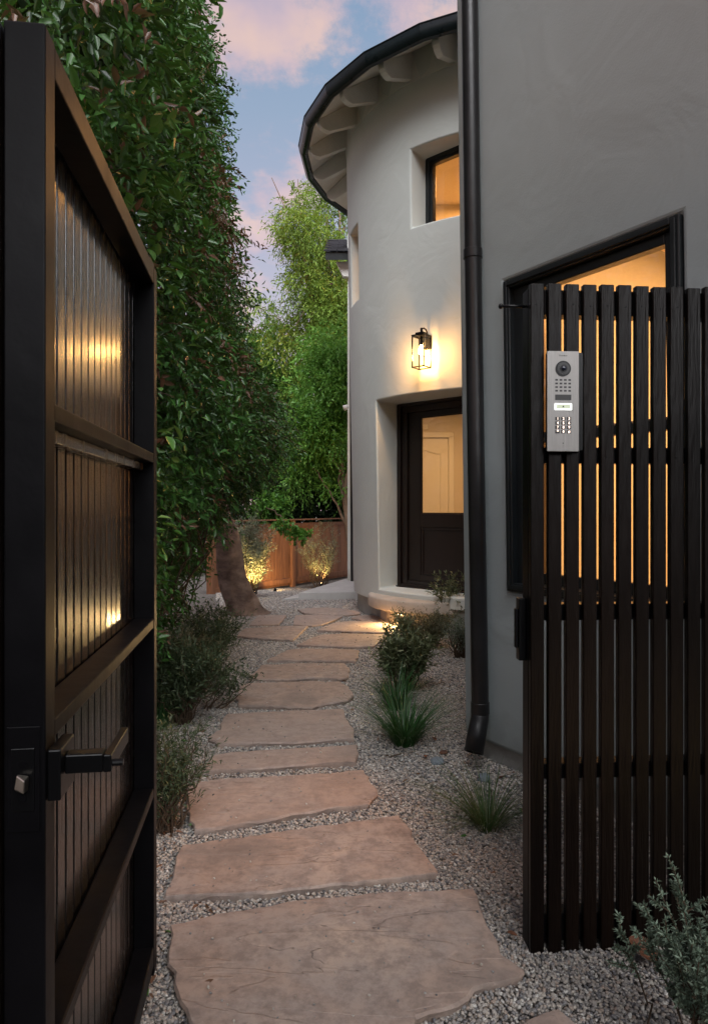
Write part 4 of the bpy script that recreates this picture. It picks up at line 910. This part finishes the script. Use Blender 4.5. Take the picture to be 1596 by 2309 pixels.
# bright green tree just behind the fence
bt_ = empty('bright_green_tree', (.05, 14.6, -.33), 'bright green feathery tree with forked pale trunk by the fence', 'tree')
cl = blobs((-.45, 15.2, 3.9), (.95, 1.0, 1.25), 30, .42, 5) + blobs((-.9, 15.2, 2.7), (.6, .8, 1.0), 16, .36, 6) + blobs((-.3, 15.1, 2.5), (.5, .8, .9), 10, .34, 7)
crown(bt_, cl, 42000, .085, .45, L_BRIGHT, 42, nl=9, tl=(.2, .42), droop=.5, shell=.5)
tb = Vector((-.06, 14.55, -.35))
organic_tube([tb, (-.085, 14.55, .3), (-.14, 14.6, .95), (-.22, 14.7, 1.6), (-.3, 14.9, 2.8)], [.085, .07, .062, .05, .02], n=12, parent=bt_, m_=M_BARK2, seed=5)
stems('limb', [(wob((-.13, 14.6, .85), (-.50, 14.7, 1.55), .02), [.035, .032, .03, .027, .024, .02, .016]), (wob((-.50, 14.7, 1.55), (-.9, 14.9, 2.1), .03), [.018]*7), (wob((-.15, 14.6, 1.1), (-.10, 14.7, 2.6), .03), [.035]*7), (wob((-.2, 14.6, 1.35), (-.45, 14.8, 2.7), .03), [.022]*7), (wob((-.13, 14.6, 1.2), (-.02, 14.7, 2.6), .02), [.025]*7)], M_BARK2, bt_, 8)
# dark backdrop of shrubs and trees
def bush_far(name, label, c, rad, n, size, L, m_, seed, cat='tree', count=9000, lw=.5, tone=.45, group=None, tl=(.2, .5), tr=.09):
    e = empty(name, (c[0], c[1], -.33), label, cat, group); crown(e, blobs(c, rad, n, size, seed), count, L, lw, m_, seed+100, shell=.3, tone=tone, tl=tl)
    stems('trunk', [(wob((c[0], c[1], -.4), (c[0], c[1], c[2]), .05), [tr*(1-.1*k) for k in range(7)])], M_BARK2, e, 8); return e
bush_far('dark_evergreen', 'dark evergreen mass filling the gap above the fence', (-1.6, 17.6, 1.6), (1.9, .8, 1.8), 40, .6, .16, L_DARK, 51, count=20000)
bush_far('dark_evergreen', 'dark evergreen standing behind the bright tree, lower right', (.8, 18.2, 2.2), (1.6, .8, 2.4), 34, .6, .16, L_DARK, 52, count=14000)
bush_far('green_treetop', 'mid green treetop far behind the hedge edge', (-2.6, 22, 5.6), (1.3, 1.0, 1.5), 26, .5, .13, L_BRIGHT, 53, count=11000, tone=.2)
bush_far('dark_evergreen', 'dark tree closing the view behind the leaning trunk', (-4.2, 16.5, 2.6), (1.7, 1.0, 2.8), 44, .7, .17, L_DARK, 54, count=18000)
bush_far('dark_evergreen', 'broad dark tree behind the vine hedge, glimpsed through gaps', (-5.2, 10.5, 2.6), (1.6, 2.2, 2.6), 44, .8, .18, L_DARK, 55, count=15000)
bush_far('mid_green_shrub', 'green shrub with drooping branch over the fence top', (-1.72, 13.6, 1.30), (.30, .25, .38), 12, .16, .085, L_BRIGHT, 56, 'shrub', 2600, .55, .15, None, (.08, .2), .02)
mg = bpy.data.objects['mid_green_shrub']
crown(mg, [(-1.18, 12.45, .80, .12, .12, .07), (-1.02, 12.45, .70, .14, .12, .06), (-1.30, 12.5, .92, .12, .12, .07), (-.92, 12.5, .78, .09, .1, .05)], 520, .085, .55, L_BRIGHT, 157, shell=.2, tone=.25, tl=(.05, .13), name='hanging_foliage')
stems('arching_branch', [(wob((-1.72, 13.4, 1.25), (-1.25, 12.6, .95), .02), [.014]*7), (wob((-1.25, 12.6, .95), (-.95, 12.45, .72), .015), [.009]*7)], M_TWIG, mg, 6)

# ---- uplit olive shrubs
def olive(name, label, base, h, w, nst, nlv, m_, seed, L=.05, lw=.16, lean_=0.0, cat='shrub', group=None, nl=10, shape=1.0, tlen=(.12, .3), stem_r=.010, parts=True):
    r = random.Random(seed); e = empty(name, base, label, cat, group); lines = []; O = []; D = []
    b0 = Vector(base)
    for i in range(nst):
        a = r.uniform(0, 6.28); rr = w*math.sqrt(r.uniform(0, 1)); top = b0 + Vector((rr*cos(a)+lean_, rr*sin(a), h*r.uniform(.55, 1.0)*(1-.25*rr/w*shape)))
        path = wob(b0+Vector((.03*cos(a), .03*sin(a), 0)), top, .02*h, 8)
        for k in range(9): path[k].x += .12*w*sin(k*.5+i); 
        lines.append((path, [stem_r*(1-.75*k/8) for k in range(9)]))
        for _ in range(max(1, int(nlv/nst/nl))):
            f = r.uniform(.18, 1)**.8; q = f*8; k = min(int(q), 7); p = path[k].lerp(path[k+1], q-k); O.append(tuple(p)); az = r.uniform(0, 6.28); D.append((cos(az)*.6, sin(az)*.6, r.uniform(.3, 1.2)))
    O = np.array(O); D = np.array(D); P, LD, ti = twigs(O, D, rng.uniform(*tlen, len(O)), nl, .7, .12)
    tn = np.clip(.5+rng.normal(0, .18, len(O))[ti]+rng.normal(0, .12, len(P)), 0, 1); LL = L*rng.uniform(.6, 1.3, len(P))
    leaves('foliage', P, LD, LL, LL*lw, tn, m_, e, detail=1); stems('stem', lines, M_TWIG, e, 5); return e
p = Vector((-1.60, 10.5, gz(10.5))); olive('olive_shrub', 'tall silvery olive shrub beside the trunk, uplit yellow at its base', (p.x, p.y, p.z), 1.50, .30, 34, 14000, L_OLIVE, 61, L=.05, lw=.19, tlen=(.10, .22))
p2 = Vector((-.66, 13.2, -.33)); olive('olive_sapling', 'thin olive sapling against the fence with glowing lower stems', tuple(p2), 1.35, .40, 18, 4200, L_OLIVE, 62, L=.045, lw=.17, tlen=(.12, .26), stem_r=.009)
def uplight(loc, tgt, power, label):
    e = empty('garden_uplight', loc, label, 'garden light', 'small uplights under the shrubs'); d = (Vector(tgt)-Vector(loc)).normalized(); l0 = Vector(loc)
    mb = MB(); mb.tube([l0-ZU*.06, l0+ZU*.01], .006, 8); mb.build('spike', M_BLACK, e); mb = MB(); mb.tube([l0, l0+d*.07], [.022, .028], 14, caps=True); mb.build('lamp_head', M_BLACK, e, smooth=False)
    mb = MB(); mb.tube([l0+d*.0705, l0+d*.0725], .022, 14); mb.build('lens', M_STRIP, e)
    lamp('uplight_lamp', l0+d*.09, power, (1, .62, .22), kind='SPOT', spot=95, rot=d, rad=.03)
uplight((p.x+.12, p.y-.34, p.z+.06), (p.x+.06, p.y+.0, p.z+.8), 46, 'small ground spotlight under the olive shrub by the trunk')
uplight((-.62, 12.95, -.27), (-.66, 13.3, .6), 22, 'small ground spotlight under the olive sapling by the fence')
uplight((-1.42, 12.2, -.27), (-1.30, 13.3, .3), 26, 'small ground spotlight washing the left end of the fence')
# ---- added planting, unseen behind the viewer: keeps low light off gate and near ground
stt = empty('unseen_shade_hedge', (0, -2.6, 0), 'added dark hedge, unseen behind the viewer, keeping low light off the gate', 'hedge')
mb = MB(); mb.box((0, -3.2, 1.2), (6, .6, 1.25)); mb.build('hedge_core', mat('hedge_core', (.02, .03, .015), .9), stt)
crown(stt, [(x_*.8, -2.7, z_, .6, .5, .6) for x_ in range(-7, 8) for z_ in (.5, 1.3, 2.1)], 7000, .12, .5, L_DARK, 91, shell=.5)
uplight((1.70, .22, .05), (1.2, 1.9, .4), 1.6, 'low ground light on the street side of the right gate leaf')
stree = empty('unseen_shade_tree', (2.6, -3.4, 0), 'added dark tree, unseen behind the viewer, its crown shading the near ground', 'tree')  # unseen crown added to shade the gate and near ground
crown(stree, blobs((.3, -2.4, 5.3), (3.6, 1.9, .8), 60, .75, 93), 16000, .20, .55, L_DARK, 92, shell=.3)
stems('trunk', [(wob((2.6, -3.4, -.1), (1.6, -3.0, 4.6), .06), [.2, .18, .17, .16, .15, .13, .1])], M_BARK2, stree, 10)
# ---- path-side plants
def shrub(label, base, h, w, nst, nlv, m_, seed, L, lw, nl=12, tlen=(.1, .22), group=None, name='leafy_shrub', stem_r=.005, lean_=0.0):
    return olive(name, label, base, h, w, nst, nlv, m_, seed, L, lw, lean_, 'shrub', group, nl, .6, tlen, stem_r)
def gp_(px, py): q = at(px, py); return (q.x, q.y, q.z)
shrub('dark green oleander-like shrub with tall shoots right of the path', gp_(912, 1556), .42, .20, 34, 3300, L_SHRUB, 71, .050, .24, tlen=(.10, .2))
shrub('pale feathery sage bush behind the leafy shrub near the step', gp_(955, 1462), .30, .24, 46, 9000, L_SAGE, 72, .024, .30, tlen=(.08, .16), name='sage_bush')
shrub('thin upright shoot with paired leaves in front of the door step', gp_(1012, 1420), .62, .17, 14, 1200, L_SHRUB, 73, .05, .24, tlen=(.1, .2), name='upright_shrub')
shrub('small grey lavender clump beside the house corner', gp_(1035, 1483), .34, .16, 34, 3000, L_GREY, 74, .035, .12, tlen=(.08, .16), name='lavender')
shrub('dark bushy shrub on the left, largest at the hedge foot', gp_(408, 1632), .46, .25, 44, 6800, L_DKSHRUB, 75, .038, .24, tlen=(.1, .22))
shrub('pale tipped sage bush left of the path behind the dark shrub', gp_(432, 1560), .42, .22, 30, 4200, L_SAGE, 76, .026, .26, tlen=(.08, .16), name='sage_bush')
shrub('low dark shrub with reaching stems by the left branch of stones', gp_(468, 1500), .42, .24, 34, 4200, L_DKSHRUB, 77, .042, .2, tlen=(.12, .24))
shrub('small rosemary at the foot of the open gate leaf', gp_(372, 1872), .42, .17, 40, 6200, L_DKSHRUB, 78, .024, .20, tlen=(.06, .14), name='rosemary')
shrub('little trailing shoot left of the sixth flagstone', gp_(478, 1600), .20, .16, 8, 700, L_DKSHRUB, 79, .034, .25, tlen=(.1, .2), name='trailing_shoot', lean_=.12)
def grass(name, label, base, nb, h, w, m_, seed, width=.0035, arch=.7, xs=1.0):
    e = empty(name, base, label, 'grass tuft'); r = np.random.default_rng(seed); K = 7
    a = r.uniform(0, 6.28, nb); L = h*r.uniform(.5, 1.12, nb); lean_ = r.uniform(.03, 1, nb)**.55*arch; rr = .055*np.sqrt(r.uniform(0, 1, nb))
    t = np.linspace(0, 1, K)[None]; out = rr[:, None] + (L*lean_)[:, None]*(t*.75+.5*t*t)*w; up = L[:, None]*(t - .42*lean_[:, None]*t*t)
    side = np.stack([-np.sin(a), np.cos(a), 0*a], 1)[:, None]; X = np.stack([out*np.cos(a)[:, None]*xs, out*np.sin(a)[:, None], up], 2) + np.array(base)
    X += (r.normal(0, .02, (nb, 1, 3))*(t[..., None]**2)*h*4)
    wd = (width*(1-t**2.5)*.5+.0002)[..., None]; V = np.stack([X-side*wd, X+side*wd], 2).reshape(-1, 3); k2 = 2*K
    fc = np.array([[2*i, 2*i+1, 2*i+3, 2*i+2] for i in range(K-1)]); Fi = (np.arange(nb)[:, None, None]*k2+fc[None]).reshape(-1, 4)
    me = bpy.data.meshes.new('blades'); me.from_pydata(V.tolist(), [], Fi.tolist()); at2 = me.attributes.new('rnd', 'FLOAT', 'POINT'); at2.data.foreach_set('value', np.repeat(np.clip(r.normal(.45, .22, nb), 0, 1), k2).astype(np.float32))
    me.materials.append(m_); o = bpy.data.objects.new('blades', me); link(o, e, (0, 0, 0)); o.location = -Vector(base); o['kind'] = 'stuff'; return e
grass('grass_tuft', 'dark green fountain of grass right of the path below the leafy shrub', gp_(912, 1680), 300, .31, 1.2, L_GRASS, 81, .0048, .95)
grass('grass_tuft', 'looser green grass clump just behind the fountain grass', gp_(895, 1598), 190, .30, 1.0, L_GRASS, 82, .0048, .9)
grass('grass_tuft', 'thin arching sedge with dry blades beside the right gate edge', gp_(1100, 1868), 230, .225, 1.25, L_SEDGE, 83, .0028, 1.1)
grass('grass_tuft', 'small green grass clump behind the gate foot on the left', gp_(362, 1640), 120, .26, .6, L_GRASS, 84, .004, .6)
grass('grass_tuft', 'low green grass at the toe of the left shrubs', gp_(478, 1525), 120, .24, .6, L_GRASS, 85, .005, .7)
# westringia by the right gate, rigid grey-green shoots
e = empty('westringia', (.66, 1.38, 0), 'grey-green needle leaved bush in front of the right gate leaf', 'shrub'); lines = []; O = []; D = []
wroot = Vector((.80, 1.50, 0))
def zat(px, py, Y): return Vector(((px-CX)/F*Y, Y, EYE-(py-HY)*Y/F))
tips = [(1505, 1930, 1.62), (1478, 1985, 1.62), (1452, 2040, 1.6), (1525, 1985, 1.63), (1540, 2050, 1.6), (1395, 2065, 1.6), (1578, 2075, 1.55), (1500, 2075, 1.55), (1545, 2095, 1.52), (1470, 2080, 1.55), (1430, 2100, 1.55), (1590, 2120, 1.5), (1560, 2130, 1.5), (1520, 2130, 1.5), (1480, 2120, 1.52), (1600, 2060, 1.55), (1620, 2090, 1.5), (1610, 2150, 1.45), (1575, 2170, 1.42), (1630, 2010, 1.55), (1535, 2160, 1.45), (1500, 2110, 1.5), (1600, 2190, 1.4)]
for k, (x_, y_, Y) in enumerate(tips):
    tp = zat(x_, y_, Y); st = wroot + Vector((random.uniform(-.03, .05), random.uniform(-.05, .03), 0)) if x_ > 1400 else Vector((.705, 1.58, 0))
    path = wob(st, tp, .008, 8); path[3] -= ZU*.01; lines.append((path, [.003*(1-.6*i/8) for i in range(9)]))
    for i in range(200):
        f = random.uniform(.45, 1.0); q = f*8; j = min(int(q), 7); pp = path[j].lerp(path[j+1], q-j); dr_ = (path[j+1]-path[j]).normalized(); az = Vector((random.gauss(0, 1), random.gauss(0, 1), random.gauss(0, 1))).normalized()
        O.append(tuple(pp)); D.append(tuple(dr_*.75+az*.85))
    for b2 in range(5):
        f = random.uniform(.4, .85); q = f*8; j = int(q); pp = path[j].lerp(path[j+1], q-j); dr_ = (path[j+1]-path[j]).normalized(); bd = (dr_+Vector((random.gauss(0, .6), random.gauss(0, .6), random.gauss(0, .3)))).normalized(); ln = random.uniform(.03, .065)
        lines.append(([pp, pp+bd*ln], [.0018, .001]))
        for i in range(60):
            az = Vector((random.gauss(0, 1), random.gauss(0, 1), random.gauss(0, 1))).normalized(); O.append(tuple(pp+bd*ln*random.uniform(.2, 1))); D.append(tuple(bd*.8+az*.8))
O = np.array(O); D = np.array(D); LL = rng.uniform(.009, .017, len(O)); leaves('foliage', O, D, LL, LL*.28, np.clip(rng.normal(.5, .22, len(O)), 0, 1), L_WEST, e, detail=1); stems('stem', lines, M_TWIG, e, 5)

# ---- small litter
def rock(c, s, label):
    bm = bmesh.new(); bmesh.ops.create_icosphere(bm, subdivisions=2, radius=1)
    for v in bm.verts: v.co = Vector((v.co.x*s[0], v.co.y*s[1], v.co.z*s[2]))*random.uniform(.82, 1.12)
    me = bpy.data.meshes.new('rock'); bm.to_mesh(me); bm.free(); me.materials.append(M_ROCK); o = bpy.data.objects.new('rock', me); link(o, None, c); o.rotation_euler.z = random.uniform(0, 3); tag(o, label, 'rock', 'loose rocks in the gravel')
q = at(985, 1722); rock((q.x, q.y, .008), (.042, .034, .022), 'bluish rock in the gravel below the fountain grass')
q = at(1090, 1760); rock((q.x, q.y, .01), (.036, .03, .024), 'pale grey rock below the downspout outlet')
def dead_leaf(px, py, s, label, curl=.5, Z=.012):
    q = at(px, py); mb = MB(); n = 8; vs = []; 
    for i in range(n+1):
        f = i/n; w = s*.38*math.sin(pi*min(1, f*.96+.02))**.7
        for k in (-1, -.5, 0, .5, 1): vs.append(Vector((k*w, (f-.5)*s, abs(k)**1.5*w*curl + .25*s*curl*(f-.5)**2*2)))
    mb.add(vs, [(5*i+k, 5*i+k+1, 5*(i+1)+k+1, 5*(i+1)+k) for i in range(n) for k in range(4)])
    me_o = mb.build('dead_leaf', M_DEAD, None, smooth=True); me_o.location = (q.x, q.y, Z); me_o.rotation_euler = (random.uniform(-.3, .3), random.uniform(-.3, .3), random.uniform(0, 6)); tag(me_o, label, 'dead leaf', 'dry leaves fallen on the gravel'); return me_o
l1 = dead_leaf(1448, 2172, .085, 'big brown dry leaf at the foot of the grey-green bush', .6, .03); l1.rotation_euler = (.35, -.1, .6)
dead_leaf(1000, 1705, .045, 'brown dry leaf in the gravel beside the bluish rock'); dead_leaf(960, 1712, .03, 'small brown leaf below the fountain grass')
dead_leaf(978, 1672, .035, 'dry leaf between the fountain grass and the house corner'); dead_leaf(1155, 2118, .03, 'curled brown leaf by the big flagstone and right gate foot')
dead_leaf(1560, 2225, .05, 'tan dry leaf near the bottom right corner'); dead_leaf(1590, 2170, .07, 'olive dry leaf at the right edge beside the bush'); dead_leaf(1130, 1760, .03, 'brown leaf tucked by the house plinth')
mb = MB(); a0 = at(868, 1705, .012); a1 = at(905, 1700, .02); mb.tube(wob(a0, a1, .004, 5), .0035, 6); tag(mb.build('dry_twig', M_TWIG, None), 'short dry twig on the gravel below the fountain grass', 'twig')

n = 520; Yl = rng.uniform(1.7, 9.0, n); side = rng.uniform(0, 1, n) < .7
Xl = np.where(side, -.22*Yl - rng.uniform(-.05, .5, n)*np.minimum(Yl/4, 1), rng.uniform(-.1, .75, n)*np.minimum(Yl/3, 1.1))
Dl = np.stack([rng.normal(0, 1, n), rng.normal(0, 1, n), rng.normal(0, .12, n)], 1); LL = rng.uniform(.012, .042, n)
leaves('leaf_litter', np.stack([Xl, Yl, np.full(n, .012) + rng.uniform(0, .01, n)], 1), Dl, LL, LL*.4, np.where(rng.uniform(0, 1, n) < .8, rng.uniform(.93, 1, n), rng.uniform(.2, .88, n)), L_TREE, None)
tag(bpy.data.objects['leaf_litter'], 'scattered small dry leaves on the gravel', 'leaf litter')
